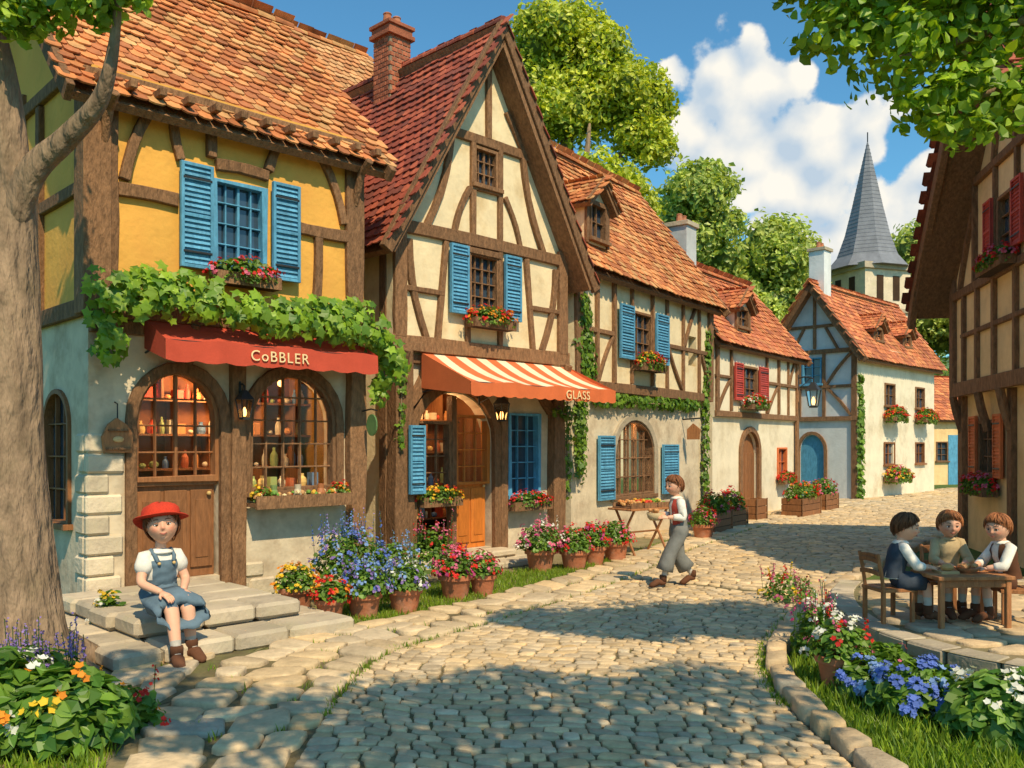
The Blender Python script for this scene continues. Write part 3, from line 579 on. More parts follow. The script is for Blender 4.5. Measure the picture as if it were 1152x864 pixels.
rk(C,Lc+.14,[(-.38,4.45),(hc,7.25)],.15); rk(C,-.14,[(-.38,4.45),(hc,7.25)],.15)
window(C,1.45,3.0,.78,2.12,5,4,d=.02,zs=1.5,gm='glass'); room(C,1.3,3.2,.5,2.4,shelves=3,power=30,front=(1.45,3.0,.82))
window(C,2.0,2.75,3.28,4.08,3,3,d=-.06); shutter(C,1.42,1.93,3.2,4.15,d=-.11); shutter(C,2.84,3.38,3.2,4.15,d=-.11); flowerbox(C,1.95,2.85,-.12,3.02,cols=(RED,RED,YEL),big=1.4)
shutter(C,.8,1.35,.75,1.85,d=-.03); shutter(C,3.3,4.0,.75,1.7,d=-.03)
q=MB(); q.tube([(4.3,-.02,2.2),(4.3,-.4,2.22)],.015,'iron',6); q.slab([(-.38,1.8),(-.4,2.0),(-.25,2.12),(-.12,2.0),(-.12,1.8)],[],4.29,4.32,'wood','x',col=(1.4,1.4,1.4)); q.build('bracket_sign',C)
def dormer(h,x,w_,zb,y0,roofslope,hgt=.55,cols=TR,wm='cream'):
    mb=MB(); x0,x1=x-w_/2,x+w_/2; dp=hgt/roofslope+.5
    mb.slab([(x0,zb),(x0,zb+hgt),(x,zb+hgt+w_*.45),(x1,zb+hgt),(x1,zb)],[rect(x0+.12,x1-.12,zb+.1,zb+hgt-.02)],y0,y0+.1,wm)
    mb.box(x0,x0+.08,y0+.1,y0+dp,zb,zb+hgt,wm); mb.box(x1-.08,x1,y0+.1,y0+dp,zb,zb+hgt,wm)
    mb.bar([(x0+.03,zb),(x0+.03,zb+hgt)],.08,y0-.03,y0+.02,'timber'); mb.bar([(x1-.03,zb),(x1-.03,zb+hgt)],.08,y0-.03,y0+.02,'timber'); mb.bar([(x0,zb+hgt),(x1,zb+hgt)],.07,y0-.035,y0+.02,'timber')
    mb.bar([(x0-.15,zb+hgt-.06),(x,zb+hgt+w_*.5+.03)],.08,y0-.17,y0-.13,'timber'); mb.bar([(x1+.15,zb+hgt-.06),(x,zb+hgt+w_*.5+.03)],.08,y0-.17,y0-.13,'timber')
    mb.build('dormer',h); window(h,x0+.12,x1-.12,zb+.1,zb+hgt-.02,2,2,d=y0)
    zt=zb+hgt+w_*.5+.03; ze=zb+hgt-.08
    dp2=dp+w_*.5/roofslope
    tiles(h,(x0-.14,y0+dp,ze),(x0-.14,y0-.15,ze),(x,y0+dp2,zt),(x,y0-.15,zt),cols,tw=.14,ex=.14,sag=0,name='dormer_tiles')
    tiles(h,(x1+.14,y0-.15,ze),(x1+.14,y0+dp,ze),(x,y0-.15,zt),(x,y0+dp2,zt),cols,tw=.14,ex=.14,sag=0,name='dormer_tiles')
dormer(C,.85,.75,5.05,.0,1.33,.7)

# ============================================================ HOUSE D
D=house('half_timbered_house',4.35,19.3,.6,.8); Ld=5.25; Dd=2.9
w=MB(); w.slab([(0,0),(0,2.3),(Ld,2.3),(Ld,0)],[arch(1.55,2.6,.05,1.5,2.0),rect(3.9,4.5,.9,1.6)],0,.2,'white')
w.slab([(0,2.3),(0,4.15),(Ld,4.15),(Ld,2.3)],[rect(1.45,2.35,2.75,3.5)],-.05,.14,'white')
for x in (0,Ld-.2): w.slab([(.2,0),(.2,4.2),(1.4,5.8),(Dd,4),(Dd,0)],[],x,x+.2,'white','x')
w.build('walls',D); t=MB()
L_=[(((0,2.38),(Ld,2.38)),.13,0),(((0,4.05),(Ld,4.05)),.12,0),(((.1,2.4),(.1,4.1)),.15,0),(((Ld-.1,0),(Ld-.1,4.1)),.16,0),(((0,3.2),(.9,3.2)),.07,0),(((3.0,3.2),(Ld,3.2)),.07,0)]
for x in (.85,3.0,3.8,4.5): L_.append((((x,2.45),(x,4.0)),.07,0))
L_+= [(((3.05,2.45),(3.75,3.15)),.07,.03),(((4.55,3.2),(5.1,4.0)),.07,.03),(((.15,2.5),(.8,3.15)),.07,.03)]
for pts,wd,bw in L_: t.bar(pts,wd,-.1,-.04,'timber',jit=.1,bow=bw,sub=5)
t.bar(arch(1.5,2.65,0,1.5,2.06),.13,-.05,.03,'timber'); t.build('timber_frame',D,bevel=.008)
tiles(D,(-.1,-.3,3.9),(Ld+.25,-.3,3.9),(-.1,1.4,6.0),(Ld+.25,1.4,6.0),TO,tw=.18,ex=.16,sag=.08); ridge(D,(-.1,1.4,6.03),(Ld+.25,1.4,6.03),TO)
tiles(D,(Ld+.25,3.1,3.9),(-.1,3.1,3.9),(Ld+.25,1.4,6),(-.1,1.4,6),TO,tw=.3,ex=.3,sag=0,name='roof_tiles_back')
rk(D,Ld+.24,[(-.32,3.8),(1.4,5.9)],.14)
window(D,1.45,2.35,2.75,3.5,3,3,d=-.05); shutter(D,.95,1.4,2.7,3.55,d=-.09,m='red'); shutter(D,2.4,2.95,2.7,3.55,d=-.09,m='red'); flowerbox(D,1.35,2.45,-.12,2.5,cols=(RED,RED,WHT),big=1.5)
window(D,3.9,4.5,.9,1.6,2,2,d=0,fm='rust'); flowerbox(D,3.8,4.6,-.06,.7,cols=(RED,),big=1.2)
dm=MB(); dm.slab(arch(1.55,2.6,.05,1.5,2.0),[],.1,.16,'wood')
for i in range(5): dm.box(1.6+i*.2,1.78+i*.2,.08,.101,.1,1.5,'wood')
dm.build('door',D,bevel=.006)
dormer(D,1.9,.8,4.35,.1,1.23,.55,TO,'white'); chimney(D,.55,1.0,.5,5.0,6.75,'bluewhite')

# ============================================================ HOUSE E
E=house('half_timbered_house',10.5,27,.69,.72); Le=6.65; De=2.7
w=MB(); w.slab([(0,0),(0,4.75),(Le,4.75),(Le,0)],[rect(2.1,2.9,2.95,3.65),rect(4.8,5.6,2.95,3.65),rect(2.0,2.8,1.05,1.75),rect(4.8,5.6,1.05,1.75)],0,.2,'white')
w.slab([(.2,0),(.2,4.7),(De/2,6.6),(De,4.7),(De,0)],[arch(1.05,1.85,.05,1.5,2.0),rect(1.15,1.75,3.6,4.4)],0,.2,'bluewhite','x')  # gable's bluish shade comes from the wall colour
w.slab([(.2,0),(.2,4.7),(De/2,6.6),(De,4.7),(De,0)],[],Le-.2,Le,'bluewhite','x'); w.slab([(.2,0),(.2,4.7),(Le-.2,4.7),(Le-.2,0)],[],De-.2,De,'bluewhite'); w.build('walls',E); t=MB()
for pts,wd,bw in [(((0,2.5),(De,2.5)),.14,0),(((0,4.6),(De,4.6)),.13,0),(((.1,0),(.1,4.7)),.16,0),(((De-.1,0),(De-.1,4.7)),.16,0),(((1.05,2.55),(1.05,4.55)),.09,0),(((1.85,2.55),(1.85,4.55)),.09,0),(((.2,2.6),(1.0,3.5)),.08,.04),(((2.5,2.6),(1.9,3.5)),.08,.04),(((.2,4.5),(1.0,3.5)),.08,.04),(((2.5,4.5),(1.9,3.5)),.08,.04),(((.1,3.5),(2.6,3.5)),.09,0),(((.5,5.4),(2.2,5.4)),.09,0),(((1.35,4.7),(1.35,6.4)),.09,0),(((.6,4.65),(1.0,5.35)),.08,0),(((2.1,4.65),(1.7,5.35)),.08,0)]:
    t.bar(pts,wd,-.06,.01,'timber','x',jit=.08,bow=bw,sub=4)
t.build('timber_frame',E)
tiles(E,(-.35,-.35,4.3),(Le+.2,-.35,4.3),(-.35,De/2,6.75),(Le+.2,De/2,6.75),TO,tw=.2,ex=.18,sag=.1); ridge(E,(-.35,De/2,6.78),(Le+.2,De/2,6.78),TO)
tiles(E,(Le+.2,De+.35,4.3),(-.35,De+.35,4.3),(Le+.2,De/2,6.75),(-.35,De/2,6.75),TO,tw=.25,ex=.22,sag=.0,name='roof_tiles_back')
rk(E,-.34,[(-.4,4.2),(De/2,6.66),(De+.4,4.2)],.16)
for x0 in (2.1,4.8):
    window(E,x0,x0+.8,2.95,3.65,2,2,d=0); flowerbox(E,x0-.15,x0+.95,-.06,2.45,cols=(RED,RED,ORG),big=2.2)
    window(E,x0-.05*(x0<3),x0+.8,1.05,1.75,2,2,d=0,fm='wood')
flowerbox(E,1.9,3.4,-.06,.5,cols=(RED,YEL,PINK),big=2.2)
window(E,1.15,1.75,3.6,4.4,2,3,d=0,axis='x',fm='blue')
dm=MB(); dm.slab(arch(1.05,1.85,.05,1.5,2.0),[],.05,.1,'blue','x'); dm.bar(arch(1.0,1.9,0,1.5,2.06),.1,-.05,.03,'timber','x'); dm.build('door',E)
dormer(E,2.2,.8,4.95,.25,1.44,.5,TO,'wood'); dormer(E,4.7,.8,4.95,.25,1.44,.5,TO,'wood'); chimney(E,.35,De/2+.0,.5,5.8,7.9,'bluewhite')
lantern(5.15,-.5,3.15,1.9,name='street_lantern',parent=D,wall=-.08)

# ============================================================ CHURCH
ch=empty('church',(18,45,0),R(20)); w=MB()
w.box(-1.4,1.4,-1.4,1.4,0,10.6,'stone',(1.5,1.5,1.5)); w.box(-1.55,1.55,-1.55,1.55,10.3,10.6,'stone'); w.box(-1.5,1.5,-1.5,1.5,8.2,8.4,'stone')
for a in (-.5,.5): w.box(a-.2,a+.2,-1.43,-1.38,8.8,10.0,'dark',(.4,.4,.4)); w.box(-1.43,-1.38,a-.2,a+.2,8.8,10.0,'dark',(.4,.4,.4))
w.box(-1.3,1.3,1.4,9,0,6,'white'); w.build('tower',ch)
s_=MB(); 
def sq(r,z,n=8): return [(r*math.cos(2*math.pi*(i+.5)/n)*(1),r*math.sin(2*math.pi*(i+.5)/n),z) for i in range(n)]
s_.loft([sq(2.05,10.5),sq(1.55,11.1),sq(1.15,12.2),sq(.8,13.6),sq(.35,15.6),sq(.03,17.0)],'slate'); 
for i in range(1,30):
    z=11+i*.2; r=np.interp(z,[10.5,11.1,12.2,13.6,15.6,17],[2.05,1.55,1.15,.8,.35,.03]); s_.loft([sq(r+.012,z),sq(r*.985+.012,z+.03)],'slate',(.75,.75,.8),cap=False)
s_.tube([(0,0,16.9),(0,0,17.5)],.03,'iron',5); s_.build('spire',ch)
s_=MB(); s_.add([(-1.5,1.4,5.8),(1.5,1.4,5.8),(1.5,9,5.8),(-1.5,9,5.8),(0,1.4,8.4),(0,9,8.4)],[(0,3,5,4),(1,4,5,2),(0,4,1),(2,5,3)],'slate'); s_.build('nave_roof',ch)

# cottages closing the far end of the street
def cottage(x,y,dx,dy,L=5,wm='ochre2',hh=3.0,nm='cottage'):
    F=house(nm,x,y,dx,dy); w=MB(); w.slab([(0,0),(0,hh),(L,hh),(L,0)],[rect(.6,1.2,1,1.8),rect(L-1.3,L-.6,1,1.8)],0,.2,wm); w.slab([(.2,0),(.2,hh),(2,hh+1.6),(4,hh),(4,0)],[],0,.2,wm,'x'); w.slab([(.2,0),(.2,hh),(2,hh+1.6),(4,hh),(4,0)],[],L-.2,L,wm,'x'); w.box(L/2-.45,L/2+.45,-.03,.02,0,2.1,'blue'); w.build('walls',F)
    window(F,.6,1.2,1,1.8); window(F,L-1.3,L-.6,1,1.8)
    tiles(F,(-.3,-.3,hh-.3),(L+.3,-.3,hh-.3),(-.3,2,hh+1.7),(L+.3,2,hh+1.7),TO,tw=.22,ex=.2,sag=0); tiles(F,(L+.3,4.3,hh-.3),(-.3,4.3,hh-.3),(L+.3,2,hh+1.7),(-.3,2,hh+1.7),TO,tw=.25,ex=.22,sag=0,name='roof_tiles_back')
cottage(17.3,37.2,.93,.36,3.4); cottage(20.9,38.9,.9,.44,5,'white'); cottage(26.5,34.5,.2,-.98,5,'cream')

# ============================================================ HOUSE R (right)
H=house('half_timbered_house',7.45,15,-.205,-.979); Lr=6.2; az=7.9; ax=3.1
w=MB(); w.slab([(0.1,0),(0.1,2.5),(Lr,2.5),(Lr,0)],[rect(1.0,1.75,1.25,2.05),rect(3.4,4.4,.05,2.1)],.15,.35,'ochre2')
w.slab([(0,2.5),(0,4.5),(ax,az-.15),(Lr,4.5),(Lr,2.5)],[rect(2.35,3.05,4.4,5.2),rect(4.3,5.0,4.4,5.2)],0,.2,'ochre2')
w.slab([(.35,0),(.35,2.5),(6,2.5),(6,0)],[],.1,.3,'ochre2','x'); w.slab([(.2,2.5),(.2,4.5),(6,4.5),(6,2.5)],[],0,.2,'ochre2','x'); w.slab([(.2,0),(.2,4.5),(6,4.5),(6,0)],[],Lr-.2,Lr,'ochre2','x')
w.build('walls',H); t=MB()
L_=[(((0,2.6),(Lr,2.6)),.22,0),(((0,4.15),(Lr,4.15)),.13,0),(((.1,2.6),(.1,4.5)),.2,0),(((Lr-.1,2.6),(Lr-.1,4.5)),.2,0),(((1.2,5.75),(Lr-1.2,5.75)),.12,0),(((.6,3.45),(Lr,3.45)),.07,0)]
for x in (.7,1.4,2.2,3.1,3.9,4.8,5.5): L_.append((((x,2.7),(x,4.1)),.10,0))
for x in (1.3,2.25,3.15,4.2,5.1): L_.append((((x,4.2),(x,5.7)),.09,0))
L_+= [(((3.1,5.8),(3.1,7.5)),.11,0),(((.5,4.2),(1.2,5.3)),.1,.05),(((2.2,5.8),(2.5,6.9)),.09,0),(((4.0,5.8),(3.7,6.9)),.09,0)]
for pts,wd,bw in L_: t.bar(pts,wd,-.06,.01,'timber',jit=.1,bow=bw,sub=5)
for pts,wd in [(((.15,0),(.15,2.5)),.24),(((2.5,0),(2.5,2.5)),.2),(((3.3,0),(3.3,2.5)),.18),(((4.5,0),(4.5,2.5)),.18)]: t.bar(pts,wd,.07,.16,'timber',jit=.1,sub=6)
for x in (.15,1.5,2.5,4.5): t.tube([(x,.1,1.9),(x,.0,2.25),(x,-.05,2.5)],.07,'timber',6)
for sgn in (-1,1): t.bar([(ax+sgn*(ax+.45),3.75),(ax+sgn*(ax+.1),4.35),(ax+sgn*1.5,az-1.85),(ax,az)],.2,-.62,-.52,'timber',jit=.04)
t.build('timber_frame',H,bevel=.008)
tiles(H,(-.45,6.2,4.0),(-.45,-.58,4.0),(ax,6.2,az+.1),(ax,-.58,az+.1),TDR,tw=.17,ex=.16,sag=.1); tiles(H,(Lr+.45,-.58,4.0),(Lr+.45,6.2,4.0),(ax,-.58,az+.1),(ax,6.2,az+.1),TDR,tw=.3,ex=.3,sag=.0)
window(H,1.0,1.75,1.25,2.05,3,3,d=.15,fm='timber'); shutter(H,.6,.95,1.2,2.15,d=.12,m='rust'); shutter(H,1.8,2.15,1.2,2.15,d=.12,m='rust'); flowerbox(H,.8,1.95,.1,.92,cols=(RED,RED,PINK),big=1.35)
window(H,2.35,3.05,4.4,5.2,2,3,d=0); shutter(H,1.93,2.28,4.35,5.25,d=-.05,m='red'); shutter(H,3.12,3.5,4.35,5.25,d=-.05,m='red'); flowerbox(H,2.15,3.25,-.06,4.12,cols=(RED,RED,PINK),big=1.3)
dm=MB(); dm.box(3.4,4.4,.25,.3,.05,2.1,'wood'); dm.build('door',H)

# ============================================================ VINES
vine('grape_vine',A,[((-.05,-.45,3.1),(.6,-.5,3.15),.26),((.6,-.5,3.1),(1.6,-.5,3.1),.2),((1.6,-.5,3.05),(3.1,-.5,3.05),.24),((3.0,-.45,3.05),(3.5,-.4,2.6),.2),((.0,-.35,3.05),(.12,-.3,2.5),.16),((3.3,-.35,2.9),(3.25,-.25,2.2),.1),((.3,-.45,3.3),(1.1,-.45,3.25),.16),((2.1,-.45,3.2),(2.9,-.45,3.25),.15)],260,.13,thick=.17)
vine('ivy',C,[((.2,-.08,1.2),(.2,-.08,4.2),.2),((.5,-.08,2.6),(.3,-.08,4.0),.25),((.6,-.1,2.45),(4.9,-.1,2.5),.14),((5.3,-.1,.1),(5.35,-.1,2.5),.13),((5.3,-.1,2.5),(5.5,-.1,4.1),.14)],300,.1,thick=.09,ca=(.06,.15,.01),cb=(.20,.33,.02))
vine('ivy',B,[((3.4,-.12,.9),(3.38,-.14,2.6),.1),((2.95,-.2,2.2),(3.5,-.3,2.15),.1),((.0,-.18,1.6),(.05,-.18,2.7),.08)],240,.08,thick=.07,ca=(.06,.15,.01),cb=(.20,.33,.02))
vine('ivy',E,[((.1,-.06,.1),(.15,-.06,2.8),.2),((.15,-.06,2.8),(.1,-.06,3.8),.12)],160,.16,thick=.1,ca=(.07,.17,.01),cb=(.2,.33,.03))

# ============================================================ GROUND / ROAD
g=bpy.data.meshes.new('ground'); bm=bmesh.new(); bmesh.ops.create_grid(bm,x_segments=8,y_segments=8,size=900); bm.to_mesh(g); bm.free(); g.materials.append(M['ground']); link(bpy.data.objects.new('ground',g))
def cat(P,n):
    P=np.array(P,float); out=[]; K=len(P)-1
    for s in np.linspace(0,K,n):
        i=min(int(s),K-1); t=s-i; p0=P[max(i-1,0)];p1=P[i];p2=P[i+1];p3=P[min(i+2,K)]
        out.append(.5*((2*p1)+(-p0+p2)*t+(2*p0-5*p1+4*p2-p3)*t*t+(-p0+3*p1-3*p2+p3)*t**3))
    return np.array(out)
Lp=[(-1.3,0),(-1.25,2.5),(-1.15,4.5),(-1.15,5.8),(-1.0,7.1),(-.13,8.5),(1.36,11.0),(3.4,15.2),(6.6,20.5),(10.9,25.7),(15.8,31),(22,36)]
Rp=[(1.85,0),(1.85,2.5),(1.82,4.2),(1.76,5.3),(1.84,6.4),(2.22,7.6),(3.3,9.7),(6.0,13.8),(9.6,18.4),(13.6,23.3),(18.5,28.8),(25,33.5)]
L2=[(-2.4,0),(-2.2,2.5),(-2.0,4.5),(-2.25,5.6),(-2.0,7.6),(-.85,9.0),(.75,11.5),(2.85,15.6),(6.0,20.9),(10.3,26.2),(15.2,31.5),(21.4,36.5)]
L3=[(-3.6,0),(-3.4,2.5),(-3.2,4.5),(-3.9,6.2),(-3.4,8.6),(-2.0,10.4),(-.1,12.9),(2.1,16.2),(5.3,21.2),(9.2,27),(14.5,32.2),(20.8,37)]
ND=600
cL,cR,cL2,cL3=[cat(p,ND) for p in (Lp,Rp,L2,L3)]
def offs(P,d):
    t=np.gradient(P,axis=0); t/=np.linalg.norm(t,axis=1)[:,None]; n=np.stack([t[:,1],-t[:,0]],1); return P+n*d
cR2=offs(cR,.18)
def sheet(name,A_,B_,z,mat):
    n=len(A_); v=[(*p,z) for p in A_]+[(*p,z) for p in B_]; f=[(i,n+i,n+i+1,i+1) for i in range(n-1)]
    me=bpy.data.meshes.new(name); me.from_pydata(v,[],f); me.materials.append(M[mat]); me.update(); link(bpy.data.objects.new(name,me))
sheet('cobblestone_road_bed',cL2[::3],cR2[::3],.006,'joint')
sheet('pavement_bed',cL3[::3],offs(cL2,.02)[::3],.010,'pave')
def stones(name,cells,gap,h,mat,ca,cb,z=0,dome=.82,parent=None,tilt=.03,cut=.2):
    c=np.array(cells); n=len(c); cen=c.mean(1,keepdims=True); nx=np.roll(c,-1,axis=1)
    o=np.stack([c+(nx-c)*cut,c+(nx-c)*(1-cut)],2).reshape(n,8,2); d1_=c[:,2]-c[:,0]; d2_=c[:,3]-c[:,1]; dim=np.sqrt(np.abs(d1_[:,0]*d2_[:,1]-d1_[:,1]*d2_[:,0])/2); s=(1-gap/dim)[:,None,None]
    o=cen+(o-cen)*s*(1+.05*RG.normal(size=(n,8,1))); g=RG.normal(size=(n,1,2))*tilt; hh=h*(.8+.4*RG.random((n,1)))
    rings=[]
    for sc_,zz in ((1.0,-.02),(.985,.6),(.94,.9),(dome-.08,1.0)):
        p=cen+(o-cen)*sc_; zz2=(zz*hh if zz>0 else np.full((n,1),zz))+((p-cen)*g).sum(2)*(zz>0)+z; rings.append(np.concatenate([p,np.broadcast_to(zz2,(n,8))[...,None]],2))
    V=np.concatenate(rings,1); k=32; F=[]; base=[]
    for r in range(3):
        for j in range(8): base.append((r*8+j,r*8+(j+1)%8,(r+1)*8+(j+1)%8,(r+1)*8+j))
    top=tuple(range(24,32)); 
    for i in range(n):
        b=i*k; F+= [(b+q[0],b+q[1],b+q[2],b+q[3]) for q in base]; F.append(tuple(b+t_ for t_ in top))
    me=bpy.data.meshes.new(name); me.from_pydata(V.reshape(-1,3).tolist(),[],F); me.materials.append(M[mat])
    cc=mixcol(ca,cb,n,.15)*(1+.10*RG.normal(size=(n,1))*np.array([.3,0,-.6])); lens=np.tile([4]*24+[8],n); setcol(me,np.repeat(cc,25,axis=0),lens); me.polygons.foreach_set('use_smooth',[True]*len(F)); me.update()
    return link(bpy.data.objects.new(name,me),parent)
def cells(A_,B_,rd,wr,jit,maxrows=9999,wob=.05):
    mid=(A_+B_)/2; s=np.concatenate([[0],np.cumsum(np.linalg.norm(np.diff(mid,axis=0),axis=1))]); tot=s[-1]; out=[]
    at=lambda P,x:np.array([np.interp(x,s,P[:,0]),np.interp(x,s,P[:,1])])
    edges=[0]
    while edges[-1]<tot-rd: edges.append(edges[-1]+rd*rnd(.8,1.2))
    def P(e,v):
        x=e+wob*math.sin(v*7+e*.9)+wob*.7*math.sin(v*15+e*2.3+1); q=at(A_,x)*(1-v)+at(B_,x)*v; return q
    for e0,e1 in zip(edges[:-1],edges[1:]):
        Wd=np.linalg.norm(at(A_,e0)-at(B_,e0)); vs=[0.]
        while vs[-1]<1: vs.append(vs[-1]+rnd(*wr)/Wd)
        if 1-vs[-2]<wr[0]*.6/Wd and len(vs)>2: vs.pop()
        vs[-1]=1.
        for a,b in zip(vs[:-1],vs[1:]):
            c=[P(e0,a),P(e0,b),P(e1,b),P(e1,a)]; out.append([q+RG.normal(size=2)*jit for q in c])
    return out
i_=int(ND*.1); i3=int(ND*.55)
stones('cobblestone_road',cells(cL[i_:i3],cR[i_:i3],.105,(.09,.19),.008),.011,.022,'cobble',(.82,.82,.82),(1.2,1.17,1.1),z=.006,tilt=.035,dome=.88,cut=.2)
stones('cobblestone_road',cells(cL[i3:],cR[i3:],.14,(.13,.25),.008),.013,.024,'cobble',(.82,.82,.82),(1.2,1.17,1.1),z=.006,tilt=.035,dome=.88,cut=.2)
fl=cells(cL2[i_:],cL[i_:],.3,(.24,.46),.03,wob=.06)
stones('flagstone_pavement',fl,.032,.04,'cobble',(.85,.86,.86),(1.15,1.13,1.08),z=.006,dome=.93,cut=.18)
kb=cells(cR,cR2,.32,(.5,.6),.012); stones('kerb',kb,.02,.10,'cobble',(.8,.8,.8),(1.05,1.02,1.0),z=.006,dome=.9,cut=.14)
i0=int(ND*7.0/11); stones('pavement',cells(cL3[i0:],cL2[i0:],.34,(.28,.46),.03),.035,.04,'cobble',(.8,.8,.8),(1.1,1.05,1.0),z=.010,dome=.92)
pa=cat([(-3.9,6.2),(-3.2,6.6),(-2.6,7.1),(-2.1,7.5)],40); pb=cat([(-3.1,5.4),(-2.75,5.5),(-2.4,5.6),(-2.15,6.0)],40)
sheet('path_bed',pa,pb,.014,'joint'); fp=cells(pa,pb,.34,(.28,.46),.03); stones('flagstone_path',fp,.035,.04,'cobble',(.85,.85,.85),(1.1,1.08,1.05),z=.012,dome=.92)
def inpoly(P,poly):
    x,y=P[:,0],P[:,1]; c=np.zeros(len(P),bool); j=len(poly)-1
    for i in range(len(poly)):
        xi,yi=poly[i];xj,yj=poly[j]; c^=((yi>y)!=(yj>y))&(x<(xj-xi)*(y-yi)/(yj-yi+1e-12)+xi); j=i
    return c
BL=np.array([(0,-.09,0),(0,.09,0),(.12,.05,.55),(.35,0,1.0),(.12,-.05,.55)])
def blades(name,P,h):
    n=len(P); N=np.array([0,0,1.])+RG.normal(size=(n,3))*.2
    leafmesh(name,np.c_[P,np.full(n,.0)],N,h*(.5+RG.random(n)),mixcol((.11,.21,.015),(.32,.44,.03),n,.3),'leaf',None,BL)
def grass(name,poly,dens,h=.07):
    p=np.array(poly); lo,hi=p.min(0),p.max(0); n=int(dens*np.prod(hi-lo)); P=lo+RG.random((n,2))*(hi-lo); P=P[inpoly(P,poly)]; blades(name,P,h)
rv=[tuple(p) for p in offs(cR2,.02)[int(ND*.2):int(ND*.56)]]
grass('grass',rv+[(5.0,10.2),(3.4,9.4),(2.95,8.5),(2.8,7.4),(2.8,6.5),(3.2,5.7),(4.2,5.0),(4.5,2)],1700,.08)
grass('grass',[(-2.25,4.0),(-2.1,4.6),(-2.35,5.6),(-3.1,5.4),(-4.5,6.0),(-5.5,5),(-4,3.6)],1500,.08)
lv=[tuple(p) for p in offs(cL2,-.03)[int(ND*4.45/11):int(ND*7/11)]]
grass('grass',lv+[(1.6,13.2),(.2,11.9),(-1.7,9.9),(-2.0,9.1)],1900,.06)
cc=np.array([c[0] for c in fl if c[0][1]<16]+[c[0] for c in fp]); sel=cc[RG.random(len(cc))<.55]; P=np.repeat(sel,10,axis=0)+RG.normal(size=(len(sel)*10,2))*.028; blades('grass_tufts',P,.05)
fr_=np.concatenate([offs(cL2,-.02)[int(ND*.4):int(ND*.75)],offs(cR,-.01)[int(ND*.3):int(ND*.7)],offs(cL,0)[int(ND*.25):int(ND*.7)][::2]]); P=np.repeat(fr_,14,axis=0)+RG.normal(size=(len(fr_)*14,2))*.03; P=P[RG.random(len(P))<.5]; blades('grass_fringe',P,.05)

# platform
plt=empty('stone_terrace'); po=[(3.55,9.6),(3.2,8.9),(2.95,8.1),(2.85,7.3),(2.95,6.6),(3.25,6.0),(3.85,5.45),(4.8,5.1),(7,4.9)]
pc=cat(po,120); mb=MB(); n=len(pc)
mb.add([(p[0],p[1],.235) for p in pc]+[(7,10,.235)],[tuple(range(n+1))],'pave'); mb.build('terrace_bed',plt)
s=np.concatenate([[0],np.cumsum(np.linalg.norm(np.diff(pc,axis=0),axis=1))]); wm=MB()
nn=np.gradient(pc,axis=0); nn/=np.linalg.norm(nn,axis=1)[:,None]; nn=np.stack([nn[:,1],-nn[:,0]],1)
if (pc[40]+nn[40])[0]<pc[40][0]: nn=-nn
for row in range(2):
    x=-(row%2)*.2
    while x<s[-1]-.1:
        w_=rnd(.3,.5); a=max(x,0)+.008; b=min(x+w_,s[-1])-.008; x+=w_
        if b-a<.1: continue
        ring=[]; z0=row*.125; z1=z0+.118; ou=rnd(.0,.02)
        for q in np.linspace(a,b,4):
            P=np.array([np.interp(q,s,pc[:,0]),np.interp(q,s,pc[:,1])]); Nn=np.array([np.interp(q,s,nn[:,0]),np.interp(q,s,nn[:,1])])
            o_=P-Nn*ou; i2=P+Nn*.22; ring.append([(*o_,z0),(*i2,z0),(*i2,z1),(*o_,z1)])
        wm.loft(ring,'stone',(rnd(.8,1.15),)*3)
wm.build('retaining_wall',plt,bevel=.02)
p1=pc[:95]+nn[:95]*.24; p2=cat([(6.0,9.6),(6.1,9.0),(6.2,8),(6.3,7),(6.4,6.2),(6.5,5.6)],95)
stones('terrace_paving',cells(p1,p2,.34,(.3,.5),.025),.03,.03,'cobble',(.8,.8,.8),(1.1,1.05,1),z=.235,dome=.93,parent=plt)

# ============================================================ POTS & BEDS
pot(-2.18,9.0,.17,.26,cols=(YEL,YEL,ORG),ph=.24,nf=40)
pot(-1.74,8.5,.14,.23,cols=(RED,ORG,RED),ph=.2,nf=34)
pot(-1.45,8.72,.17,.25,cols=(BLU,SKY,LAV),ph=.3,pr=.26,nf=50,nl=600,spikes=14)
pot(-1.08,8.95,.17,.26,cols=(SKY,LAV,WHT),ph=.28,pr=.24,nf=26,nl=600,spikes=8)
e=empty('flowering_bush',(-1.72,9.35,0)); plant(e,(0,0,.35),.40,.30,.48,1500,80,(BLU,SKY,LAV,BLU),fs=.035,spikes=36)
e=empty('flowering_bush',(-1.25,9.55,0)); plant(e,(0,0,.25),.34,.25,.4,1000,40,(BLU,SKY,SKY),fs=.035,spikes=16)
pot(-.62,9.75,.18,.28,cols=(PINK,RED,MAG),ph=.3,nf=44,spikes=8); pot(-.33,9.98,.15,.25,cols=(RED,PINK),ph=.26,nf=34)
e=empty('flowering_bush',(-.95,10.6,0)); plant(e,(0,0,.25),.3,.25,.5,700,20,(PINK,RED),fs=.035,spikes=14)
pot(.38,11.9,.2,.3,cols=(PINK,MAG,WHT),ph=.38,pr=.32,nf=46,nl=800,spikes=8); pot(.84,12.0,.19,.28,cols=(RED,PINK),ph=.32,nf=34,nl=600); pot(1.15,12.5,.17,.28,cols=(RED,MAG),ph=.34,nf=30,nl=600); pot(1.5,12.9,.19,.3,cols=(PINK,RED),ph=.3,nf=30,nl=600)
pot(3.42,15.9,.2,.28,cols=(RED,PINK),ph=.32,nf=30); 
